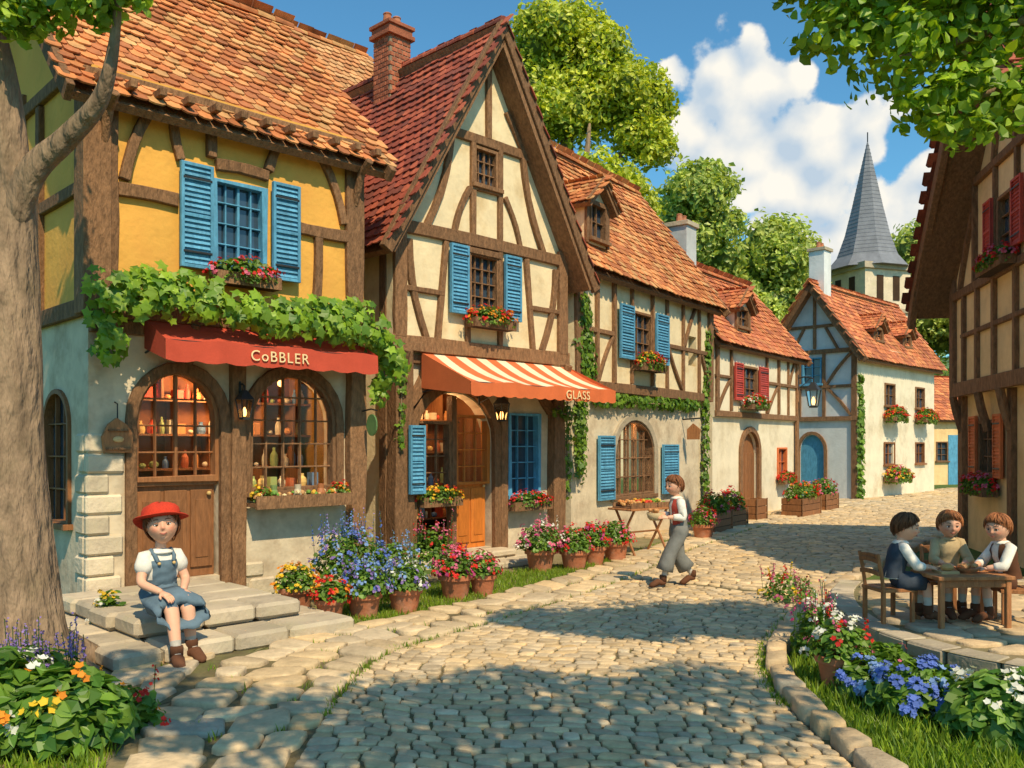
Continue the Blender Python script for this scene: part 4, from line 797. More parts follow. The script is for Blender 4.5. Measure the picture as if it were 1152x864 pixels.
def crate(x,y,rz,w_=.6,d_=.35,h_=.32,cols=(RED,),z=0,plants=True,name='wooden_planter'):
    e=empty(name,(x,y,z),rz); mb=MB()
    for k in range(3):
        a=k*h_/3; b=a+h_/3-.012
        mb.box(-w_/2,w_/2,-d_/2,-d_/2+.02,a,b,'wood'); mb.box(-w_/2,w_/2,d_/2-.02,d_/2,a,b,'wood'); mb.box(-w_/2,-w_/2+.02,-d_/2+.02,d_/2-.02,a,b,'wood'); mb.box(w_/2-.02,w_/2,-d_/2+.02,d_/2-.02,a,b,'wood')
    mb.box(-w_/2+.02,w_/2-.02,-d_/2+.02,d_/2-.02,.02,h_-.05,'soil')
    for sx in (-1,1): mb.box(sx*w_/2-.02,sx*w_/2+.02,-d_/2-.015,-d_/2,0,h_,'timber')
    mb.build('planter_box',e,bevel=.004)
    if plants: plant(e,(0,0,h_),w_*.55,d_*.7,.38,700,36,cols,fs=.05,ls=.07)
    return e
crate(3.9,17.2,R(55),.9,.4,.4,cols=(RED,PINK,YEL)); crate(5.4,19.9,R(53),.6,.4,.5,plants=False,name='wooden_crate'); crate(6.9,21.2,R(53),1.3,.5,.45,cols=(RED,RED,ORG)); crate(8.0,22.9,R(53),1.0,.5,.45,cols=(RED,PINK)); crate(4.5,18.3,R(53),.8,.4,.4,cols=(RED,PINK))
pot(2.27,6.15,.16,.25,cols=(PINK,RED,WHT),ph=.24,nf=20,spikes=5)
e=empty('wildflower_patch',(2.42,7.0,0)); plant(e,(0,0,.05),.22,.30,.42,480,10,(PINK,RED,MAG,WHT),fs=.035,ls=.06,spikes=26)
e=empty('wildflower_patch',(3.0,9.6,0)); plant(e,(0,0,.0),.3,.45,.32,450,16,(PINK,RED,YEL),fs=.045,spikes=10)
e=empty('blue_hydrangea',(2.55,5.55,0)); plant(e,(0,0,.10),.34,.26,.24,900,46,(BLU,BLU,SKY),fs=.045,ls=.09,clus=14); 
e=empty('white_flower_bush',(2.9,5.15,0)); plant(e,(0,0,.06),.42,.34,.32,1100,22,(WHT,),fs=.055,ls=.1,clus=5,ca=(.06,.16,.02),cb=(.2,.34,.04))
e=empty('blue_hydrangea',(2.2,5.85,0)); plant(e,(.15,.1,.08),.2,.2,.18,350,18,(BLU,SKY),fs=.04,ls=.08,clus=12)
e=empty('leafy_shrub',(2.66,6.3,0)); plant(e,(0,0,.04),.2,.3,.26,500,8,(WHT,PINK),fs=.04,ls=.08)
e=empty('flower_bed',(-2.55,5.0,0)); plant(e,(0,0,.1),.42,.35,.34,1200,9,(YEL,ORG,YEL),fs=.06,ls=.12,clus=4,ca=(.06,.17,.02),cb=(.2,.34,.04)); plant(e,(-.35,0,.2),.3,.3,.35,500,12,(WHT,),fs=.06,ls=.11,clus=5,name='_white'); plant(e,(.2,.3,.02),.28,.2,.25,400,18,(RED,ORG),fs=.035,ls=.07,name='_red',spikes=5)
e=empty('lavender',(-3.15,5.7,0)); plant(e,(0,0,.05),.45,.42,.36,1000,0,(LAV,),ls=.08,spikes=70,fs=.035)
e=empty('flower_bed',(-3.0,4.9,0)); plant(e,(0,0,.1),.4,.4,.4,1100,12,(WHT,WHT,ORG),fs=.06,ls=.12,clus=5)
e=empty('small_daisies',(-3.5,7.75,0)); plant(e,(0,0,.05),.16,.16,.4,300,14,(YEL,WHT),fs=.035,ls=.06)

# ============================================================ TREES
def tree_trunk(parent,paths):
    mb=MB()
    for pts,rad in paths:
        P=cat([(*p,) for p in pts],max(8,len(pts)*6)); rr=np.interp(np.linspace(0,1,len(P)),np.linspace(0,1,len(rad)),rad)
        mb.tube([tuple(p) for p in P],list(rr),'bark',20 if rad[0]>.1 else 10,noi=.32)
    return mb.build('trunk_and_limbs',parent,smooth=True)
T=empty('added_shade_tree'); 
roots=[([(-3.75,6.6,.35),(-3.75+.55*math.cos(a),6.6+.5*math.sin(a),.06),(-3.75+.95*math.cos(a),6.6+.85*math.sin(a),-.06)],[.2,.11,.03]) for a in (-.2,-.9,-1.7,.6,-2.6,2.2)]
tree_trunk(T,[([(-3.70,6.6,-.1),(-3.74,6.6,.25),(-3.78,6.65,.9),(-3.84,6.7,1.8),(-3.86,6.7,2.8),(-3.85,6.75,3.7),(-3.95,6.6,5.0),(-4.2,6.5,6.5)],[.52,.42,.33,.29,.26,.20,.15,.06]),
  ([(-3.84,6.7,3.2),(-3.6,6.65,3.72),(-3.3,6.6,3.98),(-3.0,6.5,4.25),(-2.85,6.4,4.7),(-2.8,6.3,5.1)],[.13,.1,.08,.06,.035,.015]),([(-3.9,6.7,4.1),(-4.5,6.3,4.8),(-5.0,6.2,5.8)],[.1,.07,.03])]+roots)
crown(T,[((-4.0,6.4,5.65),.6),((-3.5,6.5,5.3),.4),((-4.6,6.2,5.6),.6),((-3.6,6.2,6.2),.5),((-4.4,6.4,6.5),.6),((-3.1,6.35,5.02),.26),((-2.78,6.3,4.96),.2),((-3.75,6.4,4.85),.24),((-3.3,6.4,4.85),.2),((-2.95,6.35,4.8),.14),((-3.5,6.4,4.7),.13)],250,.09,(.12,.24,.015),(.38,.52,.04),sub=5,shape=LEAF,core=False)
T=empty('added_shade_tree')
tree_trunk(T,[([(5.0,4.1,-.1),(5.0,4.1,.4),(4.95,4.15,1.6),(4.9,4.2,2.8),(4.7,4.3,4.0),(4.6,4.4,5.6)],[.45,.32,.26,.22,.16,.07]),
 ([(4.92,4.2,2.7),(4.3,4.5,3.5),(3.5,4.8,3.98),(2.9,4.9,4.15),(2.2,5.0,4.3)],[.15,.12,.095,.06,.02]),([(3.7,4.75,3.9),(3.0,4.9,3.75),(2.6,5.0,3.65)],[.06,.035,.012]),([(4.3,4.5,3.5),(3.7,4.9,4.4),(3.0,5.2,5.0)],[.09,.06,.02]),([(4.9,4.2,3.0),(4.6,5.2,3.9),(4.2,5.6,4.4)],[.1,.06,.03]),([(3.0,4.9,4.1),(2.5,4.95,3.95),(2.1,5.0,3.85)],[.035,.02,.008]),([(3.4,4.8,4.0),(2.9,4.7,4.5),(2.3,4.7,4.8)],[.05,.03,.01])])
crown(T,[((1.62,5.0,4.4),.22),((1.95,5.0,4.4),.32),((1.8,5.0,4.05),.2),((2.15,5.0,3.9),.26),((2.35,5.0,3.6),.17),((2.35,5.0,4.4),.36),((2.75,5.1,4.35),.42),((2.62,5.0,3.62),.24),((3.2,5.2,4.4),.42),((2.95,5.1,3.68),.22),((3.6,5.3,4.15),.36),((4.1,5.1,4.4),.5),((2.3,4.7,4.9),.5),((3.3,4.7,5.1),.65),((4.3,4.5,5.2),.7),((3.4,4.9,3.75),.2),((2.6,5.0,4.0),.22)],290,.07,(.10,.22,.01),(.38,.54,.03),sub=6,shape=LEAF,core=False,loose=.2)
T=empty('added_shade_tree')  # unseen tree added behind the camera to shade the foreground
tree_trunk(T,[([(4.3,-.6,-.1),(4.3,-.6,.4),(4.1,-.5,2),(3.4,.1,3.8),(2.3,.7,5.2)],[.45,.32,.26,.2,.08]),([(3.6,-.1,3.4),(4.4,.6,4.6),(4.8,1.2,5.4)],[.14,.1,.04])])
crown(T,[((1.2,.9,5.6),.75),((2.2,1.2,5.7),.8),((3.2,1.3,5.6),.8),((1.9,.3,6.0),.8),((.3,1.0,5.7),.55),((-.6,1.6,5.8),.5)],100,.12,(.05,.15,.01),(.17,.34,.03),sub=5,core=False)
YG1=(.24,.34,.02);YG2=(.64,.66,.06)
T=empty('deciduous_tree')
tree_trunk(T,[([(1.6,24,-.1),(1.6,24,3),(1.5,24,6),(1.4,24,8.5),(1.6,24,11)],[.5,.4,.34,.26,.1]),([(1.5,24,6.5),(.6,23.8,8.5),(.2,23.8,10)],[.2,.14,.06]),([(1.5,24,7),(2.4,23.8,8.6),(3,23.8,9.6)],[.2,.13,.05]),([(1.5,24,7.4),(1.9,23,9),(2,23,10)],[.14,.1,.04])])
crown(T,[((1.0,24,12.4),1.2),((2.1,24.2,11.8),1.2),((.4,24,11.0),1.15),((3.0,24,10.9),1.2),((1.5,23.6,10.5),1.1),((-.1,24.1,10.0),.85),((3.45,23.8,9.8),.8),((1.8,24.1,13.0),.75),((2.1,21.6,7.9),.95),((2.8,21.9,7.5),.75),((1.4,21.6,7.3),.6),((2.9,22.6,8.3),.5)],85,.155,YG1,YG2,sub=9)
def bgtree(x,y,zt,w_,n=7,name='deciduous_tree',ca=(.22,.32,.06),cb=(.54,.60,.13)):  # default leaf colours paled, distance haze put into the colour
    T=empty(name); tree_trunk(T,[([(x,y,-.1),(x,y,zt*.3),(x,y,zt*.7)],[w_*.09,w_*.07,w_*.03])]); pf=[((x,y,zt-w_*.28),w_*.28)]
    for i in range(n):
        a=i*2.4; q=.5+.5*(i/n); pf.append(((x+w_*.3*q*math.cos(a),y+w_*.3*math.sin(a),zt-w_*(.3+.75*i/n)),w_*rnd(.2,.28)))
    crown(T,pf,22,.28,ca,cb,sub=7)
bgtree(8.3,40,14.6,4.6,9); bgtree(12.6,44,13.2,6.2,9); bgtree(10.2,42,10,4,6); bgtree(21.5,47,13.6,6.2,9); bgtree(24,44,11,5,8); bgtree(16,52,12,5.8,7); bgtree(5.4,36,10,4,5)
T=empty('distant_trees'); pf=[]
for i in range(34): 
    x=rnd(-5,60); y=70+rnd(0,14); r=rnd(2.4,4.2); pf.append(((x,y,rnd(2,6)),r))
crown(T,pf,3.6,.7,(.17,.26,.10),(.36,.46,.18),sub=6)  # pale leaf tones carry a hint of haze in the colour
me=bpy.data.meshes.new('hills'); bm=bmesh.new(); bmesh.ops.create_grid(bm,x_segments=90,y_segments=40,size=1)
for v in bm.verts:
    x=v.co.x*420; y=230+v.co.y*130; v.co=Vector((x,y,(22*math.exp(-((y-240)/60)**2))*(1+.6*noise.noise(Vector((x*.008,y*.01,2))))-2+1.5*noise.noise(Vector((x*.06,y*.06,5)))))
bm.to_mesh(me); bm.free(); me.materials.append(M['hill']); me.polygons.foreach_set('use_smooth',[True]*len(me.polygons)); link(bpy.data.objects.new('hills',me))

# ============================================================ FURNITURE
def table(x,y,z,rz,w_,d_,h_,name='wooden_table',trestle=False):
    e=empty(name,(x,y,z),rz); mb=MB(); n=4
    for i in range(n): a=-d_/2+d_*i/n; mb.box(-w_/2,w_/2,a+.002,a+d_/n-.002,h_-.03,h_,'wood',(rnd(1.3,1.8),)*3)
    if trestle:
        for sx in (-1,1):
            x0=sx*(w_/2-.12)
            for a,b in ((-d_/2+.02,d_/2-.06),(d_/2-.02,-d_/2+.06)): mb.tube([(x0,a,0),(x0,b,h_-.03)],.022,'wood',4,(1.4,)*3)
        mb.tube([(-w_/2+.12,0,h_*.5),(w_/2-.12,0,h_*.5)],.018,'wood',4)
    else:
        for sx in (-1,1):
            for sy in (-1,1): mb.box(sx*(w_/2-.04)-.02,sx*(w_/2-.04)+.02,sy*(d_/2-.04)-.02,sy*(d_/2-.04)+.02,0,h_-.03,'wood',(rnd(1.2,1.6),)*3)
        mb.box(-w_/2+.06,w_/2-.06,-d_/2+.03,-d_/2+.045,h_-.09,h_-.031,'wood'); mb.box(-w_/2+.06,w_/2-.06,d_/2-.045,d_/2-.03,h_-.09,h_-.031,'wood')
    mb.build('table_frame',e,bevel=.004); return e
def chair(x,y,z,rz,s=.28,back=.56):
    e=empty('wooden_chair',(x,y,z),rz); mb=MB(); w_=.3; c=(1.3,)*3
    mb.box(-w_/2,w_/2,-w_/2,w_/2,s-.03,s,'wood',c)
    for sx in (-1,1):
        mb.box(sx*.13-.016,sx*.13+.016,.11,.14,0,s-.03,'wood',c); mb.box(sx*.13-.016,sx*.13+.016,-.145,-.115,0,s-.03,'wood',c); mb.tube([(sx*.13,-.13,s),(sx*.13,-.15,(s+back)/2),(sx*.13,-.18,back)],.016,'wood',6,c)
    for zz in (s+.12,s+.22,back-.03): mb.bar([(-.13,zz),(.13,zz)],.035,-.16-(zz-s)*.06,-.145-(zz-s)*.06,'wood',bow=.01)
    mb.build('chair_frame',e,bevel=.003); return e
tt=table(1.98,13.6,0,R(38),.95,.5,.74,'market_table',True)
mb=MB()
for i in range(3):
    x0=-.42+i*.29; mb.box(x0,x0+.26,-.18,.18,.74,.76,'timber'); mb.box(x0,x0+.26,-.2,-.18,.742,.82,'timber'); mb.box(x0,x0+.26,.18,.2,.742,.82,'timber')
    for k in range(26): mb.ball((x0+rnd(.03,.23),rnd(-.15,.15),.79+rnd(0,.06)),rnd(.025,.04),'goods',random.choice([[(.6,.25,.08),(.6,.33,.12)],[(.6,.06,.03),(.6,.3,.03)],[(.15,.3,.05),(.65,.5,.1)]][i]),(1.2,1,.8),1)
mb.build('bread_and_fruit',tt)
PZ=.262
tb=table(3.60,7.12,PZ,R(4),.62,.44,.41); mb=MB()
mb.lathe((.05,.0,.41),[(.05,0),(.09,.03),(.1,.045),(.09,.042),(.04,.012)],'goods',16,(.45,.2,.1))
for k in range(7): mb.ball((.05+rnd(-.05,.05),rnd(-.05,.05),.455+rnd(0,.02)),.028,'goods',(.5,.25,.1),(1.2,1,.8),1)
mb.slab([(-.2,.41),(-.2,.43),(-.05,.43),(-.05,.41)],[],-.06,.08,'goods',col=(.5,.3,.14)); mb.ball((-.12,0,.455),.05,'goods',(.55,.28,.1),(1.1,.8,.6),2); mb.build('bowl_and_board',tb)
chair(3.08,7.27,PZ,R(-80)); chair(4.08,7.19,PZ,R(75)); chair(3.70,7.63,PZ,R(170))

# ============================================================ PEOPLE
def skinmesh(name,J,edges,root,parent,colfn,sub=2):
    names=list(J); idx={n:i for i,n in enumerate(names)}
    me=bpy.data.meshes.new(name); me.from_pydata([J[n][0] for n in names],[(idx[a],idx[b]) for a,b in edges],[])
    o=bpy.data.objects.new(name+'_tmp',me); sc.collection.objects.link(o); sk=o.modifiers.new('s','SKIN'); sk.branch_smoothing=.6; sk.use_smooth_shade=True
    lay=me.skin_vertices[0].data
    for n in names:
        r=J[n][1]; lay[idx[n]].radius=(r,r); lay[idx[n]].use_root=(n==root)
    sb=o.modifiers.new('u','SUBSURF'); sb.levels=sub; sb.render_levels=sub
    dg=bpy.context.evaluated_depsgraph_get(); m2=bpy.data.meshes.new_from_object(o.evaluated_get(dg)); bpy.data.objects.remove(o)
    segs=[(np.array(J[a][0],float),np.array(J[b][0],float),a,b,J[a][1],J[b][1]) for a,b in edges]
    m2.materials.clear(); ml=[]
    for p in m2.polygons:
        c=np.array(p.center); best=None
        for a,b,na,nb,ra,rb in segs:
            ab=b-a; t=float(np.clip(np.dot(c-a,ab)/np.dot(ab,ab),0,1)); r_=ra+(rb-ra)*t; dd=np.linalg.norm(c-a-ab*t)-r_
            if best is None or dd<best[0]: best=(dd,na,nb,t)
        mn=colfn(best[1],best[2],best[3],c)
        if mn not in ml: ml.append(mn); m2.materials.append(M[mn])
        p.material_index=ml.index(mn)
    setcol(m2,np.ones((len(m2.polygons),3)),[p.loop_total for p in m2.polygons]); m2.polygons.foreach_set('use_smooth',[True]*len(m2.polygons))
    m2.name=name; o2=bpy.data.objects.new(name,m2); link(o2,parent); return o2
def head(parent,loc,Rh,yaw,pitch,hcol=(1,1,1),roll=0,fringe=1,hat=False,nlock=200,long=0,smile=1):
    e=bpy.data.objects.new('head',None); e.empty_display_size=.1; e.location=loc; e.rotation_euler=(R(pitch),R(roll),R(yaw)); e.scale=(Rh,)*3; link(e,parent)
    sx,sy,sz=.84,.93,1.02
    def fn(p):
        x,y,z=p.x,p.y,p.z
        q=Vector((x*sx,y*sy,z*sz))
        if z<0: q.x*=1-.24*(-z)**1.6
        if z<0 and y<0: q.y*=1-.25*(-z)
        if y>0:
            q.y+=.14*math.exp(-((x/.10)**2+((z+.20)/.10)**2))+.06*math.exp(-((x/.08)**2+((z-.0)/.2)**2))
            for s in (-1,1):
                q.y+=.03*math.exp(-(((x-s*.1)/.06)**2+((z+.23)/.06)**2))
                q.y-=.075*math.exp(-(((x-s*.36)/.19)**2+((z-.0)/.13)**2)); q.y+=.06*math.exp(-(((x-s*.46)/.25)**2+((z+.33)/.2)**2)); q.y+=.03*math.exp(-(((x-s*.33)/.28)**2+((z-.22)/.07)**2))
            q.y+=.05*math.exp(-((x/.2)**2+((z+.50)/.07)**2))-.045*math.exp(-((x/.22)**2+((z+.64)/.05)**2))+.06*math.exp(-((x/.2)**2+((z+.84)/.13)**2))
        return q
    mb=MB(); mb.ball((0,0,0),1,'skin',(1,1,1),(1,1,1),5,fn)
    for i,f in enumerate(mb.f):
        c=np.mean([mb.v[j] for j in f],axis=0)
        if c[1]>.3:
            k=max(math.exp(-(((abs(c[0])-.44)/.17)**2+((c[2]+.26)/.15)**2)),.8*math.exp(-((c[0]/.13)**2+((c[2]+.2)/.1)**2))); mb.c[i]=(1+.02*k,1-.25*k,1-.28*k)
    for s in (-1,1):
        mb.ball((s*.82,-.05,-.05),.19,'skin',(1,.85,.8),(.35,.6,1.0),2); mb.ball((s*.87,-.03,-.05),.11,'skin',(.8,.55,.5),(.3,.6,1.0),2)
        mb.ball((s*.30,.735,.01),.14,'eye',(1,1,1),(1.15,.8,.8),3); mb.ball((s*.295,.825,.005),.085,'iris',(1,1,1),(1,.42,1),2); mb.ball((s*.29,.848,.005),.045,'iris',(.15,.15,.15),(1,.42,1),2); mb.ball((s*.27,.872,.035),.016,'eye',(1.2,1.2,1.2),(1,.5,1),1)  # last small white ball is a catchlight painted on the pupil
        up=[(s*.13,.81,.02),(s*.2,.85,.09),(s*.30,.868,.118),(s*.40,.82,.09),(s*.47,.74,.02)]
        mb.tube(up,[.012,.026,.032,.026,.012],'skin',6,(.85,.72,.68)); mb.tube([Vector(p)+Vector((0,.02,-.018)) for p in up],[.004,.011,.012,.012,.006],'iris',5,(.5,.5,.5))
        mb.tube([(s*.15,.80,-.02),(s*.30,.845,-.095),(s*.45,.75,-.02)],[.008,.02,.008],'skin',6,(.95,.85,.82))
        mb.tube([(s*.14,.885,.25),(s*.24,.895,.30),(s*.36,.85,.31),(s*.48,.76,.26)],[.014,.028,.024,.008],'hair',6,hcol)
        mb.ball((s*.05,.985,-.265),.022,'lip',(.4,.3,.3),(1,.5,.8),1)
    w=.17+.03*smile; u=.035*smile
    mb.tube([(-w,.845,-.49+u),(-.07,.91,-.505),(0,.905,-.515),(.07,.91,-.505),(w,.845,-.49+u)],[.006,.022,.018,.022,.006],'lip',6,(1,1,1)); mb.tube([(-w*.9,.85,-.505+u*.8),(0,.90,-.555),(w*.9,.85,-.505+u*.8)],[.006,.032,.006],'lip',6,(1.15,1.2,1.2))
    mb.tube([(-w,.86,-.492+u),(0,.928,-.532),(w,.86,-.492+u)],[.003,.006,.003],'iris',5,(.8,.5,.4))
    mb.build('face',e,smooth=True)
    hb=MB(); th=lambda ph:R(97+long*(.6-math.sin(ph))-38*math.sin(ph)*fringe)
    def S(t_,ph,k): return Vector((math.sin(t_)*math.cos(ph)*sx*k,math.sin(t_)*math.sin(ph)*sy*k,math.cos(t_)*sz*k))
    rings=[]
    for i in range(9): rings.append([S(max(.02,th(2*math.pi*j/32)*i/8),2*math.pi*j/32,1.10-.05*(i/8)**3) for j in range(32)])
    hb.loft(rings,'hair',hcol,cap=False)
    for i in range(nlock):
        ph=rnd(0,2*math.pi); te=th(ph)*rnd(.78,1.07); t0=te*rnd(.02,.6); dph=rnd(-.45,.45); k=rnd(1.08,1.17); pts=[]
        for j in range(6):
            u_=j/5; pts.append(S(t0+(te-t0)*u_,ph+dph*u_*u_,k+.035*math.sin(u_*3)-(.03*u_ if u_>.8 else 0)))
        g=rnd(.55,1.8); hb.tube(pts,[.02,.048,.056,.05,.032,.005],'hair',5,(hcol[0]*g,hcol[1]*g,hcol[2]*g))
    hb.build('hair',e,smooth=True)
    if hat:
        h=MB(); n=44
        prof=[(1.50,.34),(1.42,.42),(1.26,.48),(1.08,.50),(1.06,.66),(1.02,.9),(.88,1.10),(.6,1.25),(.28,1.31),(.04,1.32)]
        rings=[]
        for r,z in prof:
            ring=[]
            for j in range(n):
                a=2*math.pi*j/n; br=max(0,r-1.05); ring.append((r*math.cos(a),r*math.sin(a)*(1+.05*(br>0))-.12,z+br*(.75*math.sin(a))+br*(.25*math.sin(2*a+.6)+.15*math.sin(3*a+2))-(0 if br>0 else .12*noise.noise(Vector((math.cos(a)*1.3,math.sin(a)*1.3,z*2))))))
            rings.append(ring)
        h.loft(rings,'felt_red',(1,1,1),cap=False); o=h.build('felt_hat',e,smooth=True); so=o.modifiers.new('t','SOLIDIFY'); so.thickness=.05
        b=MB(); b.loft([[ (r*math.cos(2*math.pi*j/n),r*math.sin(2*math.pi*j/n)-.12,z) for j in range(n)] for r,z in ((1.09,.51),(1.10,.56),(1.085,.64))],'felt_red',(.35,.3,.3),cap=False); b.build('hat_band',e,smooth=True)
    return e
def hand(mb,w_,d,nrm,side,s=1.0,curl=.5):
    d=Vector(d).normalized(); nrm=Vector(nrm); nrm=(nrm-d*nrm.dot(d)).normalized(); lat=d.cross(nrm)*side; w_=Vector(w_); L=.058*s
    mb.tube([w_-d*.02*s,w_+d*.012*s,w_+d*L*.6,w_+d*L],[.019*s,.021*s,.028*s,.024*s],'skin',10,(1,1,1),flat=(nrm,.5))
    for i,(o,l) in enumerate(((.019,.045),(.0065,.052),(-.006,.047),(-.018,.037))):
        b=w_+d*(L*.92)+lat*o*s; pts=[b-d*.01*s,b]; dd=d.copy()
        for k,f in enumerate((.42,.32,.26)):
            a=curl*(.5+.35*k); dd=(dd*math.cos(a)-nrm*math.sin(a)*(1)).normalized(); pts.append(pts[-1]+dd*l*s*f)
        mb.tube(pts,[.0078*s,.0078*s,.0072*s,.0064*s,.0045*s],'skin',7,(1,.97,.96))
    b=w_+d*.014*s+lat*.017*s; t1=(d*.7+lat*.75-nrm*.25).normalized(); t2=(d*.95+lat*.25-nrm*.3).normalized()
    mb.tube([b-t1*.006*s,b,b+t1*.026*s,b+t1*.026*s+t2*.018*s],[.009*s,.0095*s,.008*s,.005*s],'skin',7,(1,.97,.96))
BE=[('pelvis','spine'),('spine','chest'),('chest','neckb'),('neckb','neck'),('neck','skull')]
for s in 'LR': BE+= [('chest','sh'+s),('sh'+s,'el'+s),('el'+s,'wr'+s),('pelvis','hip'+s),('hip'+s,'kn'+s),('kn'+s,'an'+s),('an'+s,'to'+s)]
def shoes(mb,J,mat='brown_leather',k=1):
    for s in 'LR':
        a=Vector(J['an'+s][0]); t_=Vector(J['to'+s][0]); d=(t_-a); d.z=0; d.normalize(); h=a-d*.025*k
        mb.tube([(h.x,h.y,a.z-.03),(a.x+d.x*.02,a.y+d.y*.02,a.z-.03),tuple(a.lerp(t_,.55)+Vector((0,0,.012))),tuple(t_+d*.03+Vector((0,0,-.002))),tuple(t_+d*.062+Vector((0,0,-.006)))],[.034*k,.045*k,.042*k,.038*k,.018*k],mat,12,(1.2,)*3,flat=(Vector((0,0,1)),.85))
        mb.tube([tuple(a+Vector((0,0,-.02))),tuple(a+Vector((0,0,.035))),tuple(a+Vector((0,0,.055)))],[.042*k,.044*k,.040*k],mat,12,(1,)*3)
        for q in (.3,.45,.6):
            p=a.lerp(t_,q)+Vector((0,0,.036*k*(1.15-q*.3))); sd=Vector((-d.y,d.x,0)); mb.tube([p-sd*.018,p+sd*.018],.0035,'sock',5)
def yawof(dx,dy): return math.atan2(dy,dx)-math.pi/2
def ell(c,u,v,ru,rv,n=28,wav=0,ph=0):
    c=Vector(c);u=Vector(u).normalized();v=Vector(v).normalized()
    return [c+u*ru*math.cos(a)*(1+wav*math.sin(a*7+ph))+v*rv*math.sin(a)*(1+wav*math.sin(a*7+ph)) for a in [2*math.pi*j/n for j in range(n)]]
def torso(mb,J,mat,w=.125,k=1.0,a0=0,a1=360,t0=0,t1=1,col=(1,1,1),dep=.72,wr=.03):
    P=[Vector(J[n][0]) for n in ('pelvis','spine','chest','neckb')]; H=P[3].z-P[0].z
    prof=[(0.0,.90,.98),(.2,.84,.92),(.4,.86,.94),(.6,.94,1.02),(.74,1.0,1.0),(.86,.98,.82),(.93,.78,.66),(1.0,.42,.48)]
    rings=[]; n=28 if a1-a0>=360 else 14
    for j in range(17):
        t=t0+(t1-t0)*j/16; z=P[0].z+.01+H*t; 
        for q in range(3):
            if z<=P[q+1].z or q==2: f=(z-P[q].z)/(P[q+1].z-P[q].z); c=P[q].lerp(P[q+1],f); break
        wd=np.interp(t,[p[0] for p in prof],[p[1] for p in prof])*w*k; dd=np.interp(t,[p[0] for p in prof],[p[2] for p in prof])*w*dep*k
        ring=[]
        for i in range(n):
            a=R(a0+(a1-a0)*i/(n if a1-a0>=360 else n-1)); f=1+wr*noise.noise(Vector((math.cos(a)*3,math.sin(a)*3,z*22)))*3*(1 if t<.85 else .3)
            ring.append((c.x+wd*f*math.cos(a),c.y+dd*f*math.sin(a),z))
        rings.append(ring)
    mb.loft(rings,mat,col,cap=False,closed=(a1-a0>=360))
def sleeve(mb,J,s,mat,r0,r1,f=1.0,puff=0,col=(1,1,1)):
    a=Vector(J['sh'+s][0]); b=Vector(J['el'+s][0]); w_=Vector(J['wr'+s][0]); sg=-1 if s=='L' else 1
    pts=[a+Vector((-sg*.035,0,.012)),a+Vector((sg*.004,0,.004))]; rr=[r0*.9,r0*(1+puff*.3)]
    if f<=1:
        for q in (.25,.5,.75,1): pts.append(a.lerp(b,q*f)); rr.append((r0+(r1-r0)*q)*(1+puff*math.sin(math.pi*q)))
        rr[-1]=r1*.85
    else:
        for q in (.3,.6,.9): pts.append(a.lerp(b,q)); rr.append(r0+(r1*1.1-r0)*q)
        pts.append(b); rr.append(r1*1.15); g=f-1
        for q in (.35,.7,1): pts.append(b.lerp(w_,q*g)); rr.append(r1*(1.12-.25*q))
        pts.append(b.lerp(w_,g+.03)); rr.append(r1*.7)
    mb.tube(pts,rr,mat,16,col,noi=.35)
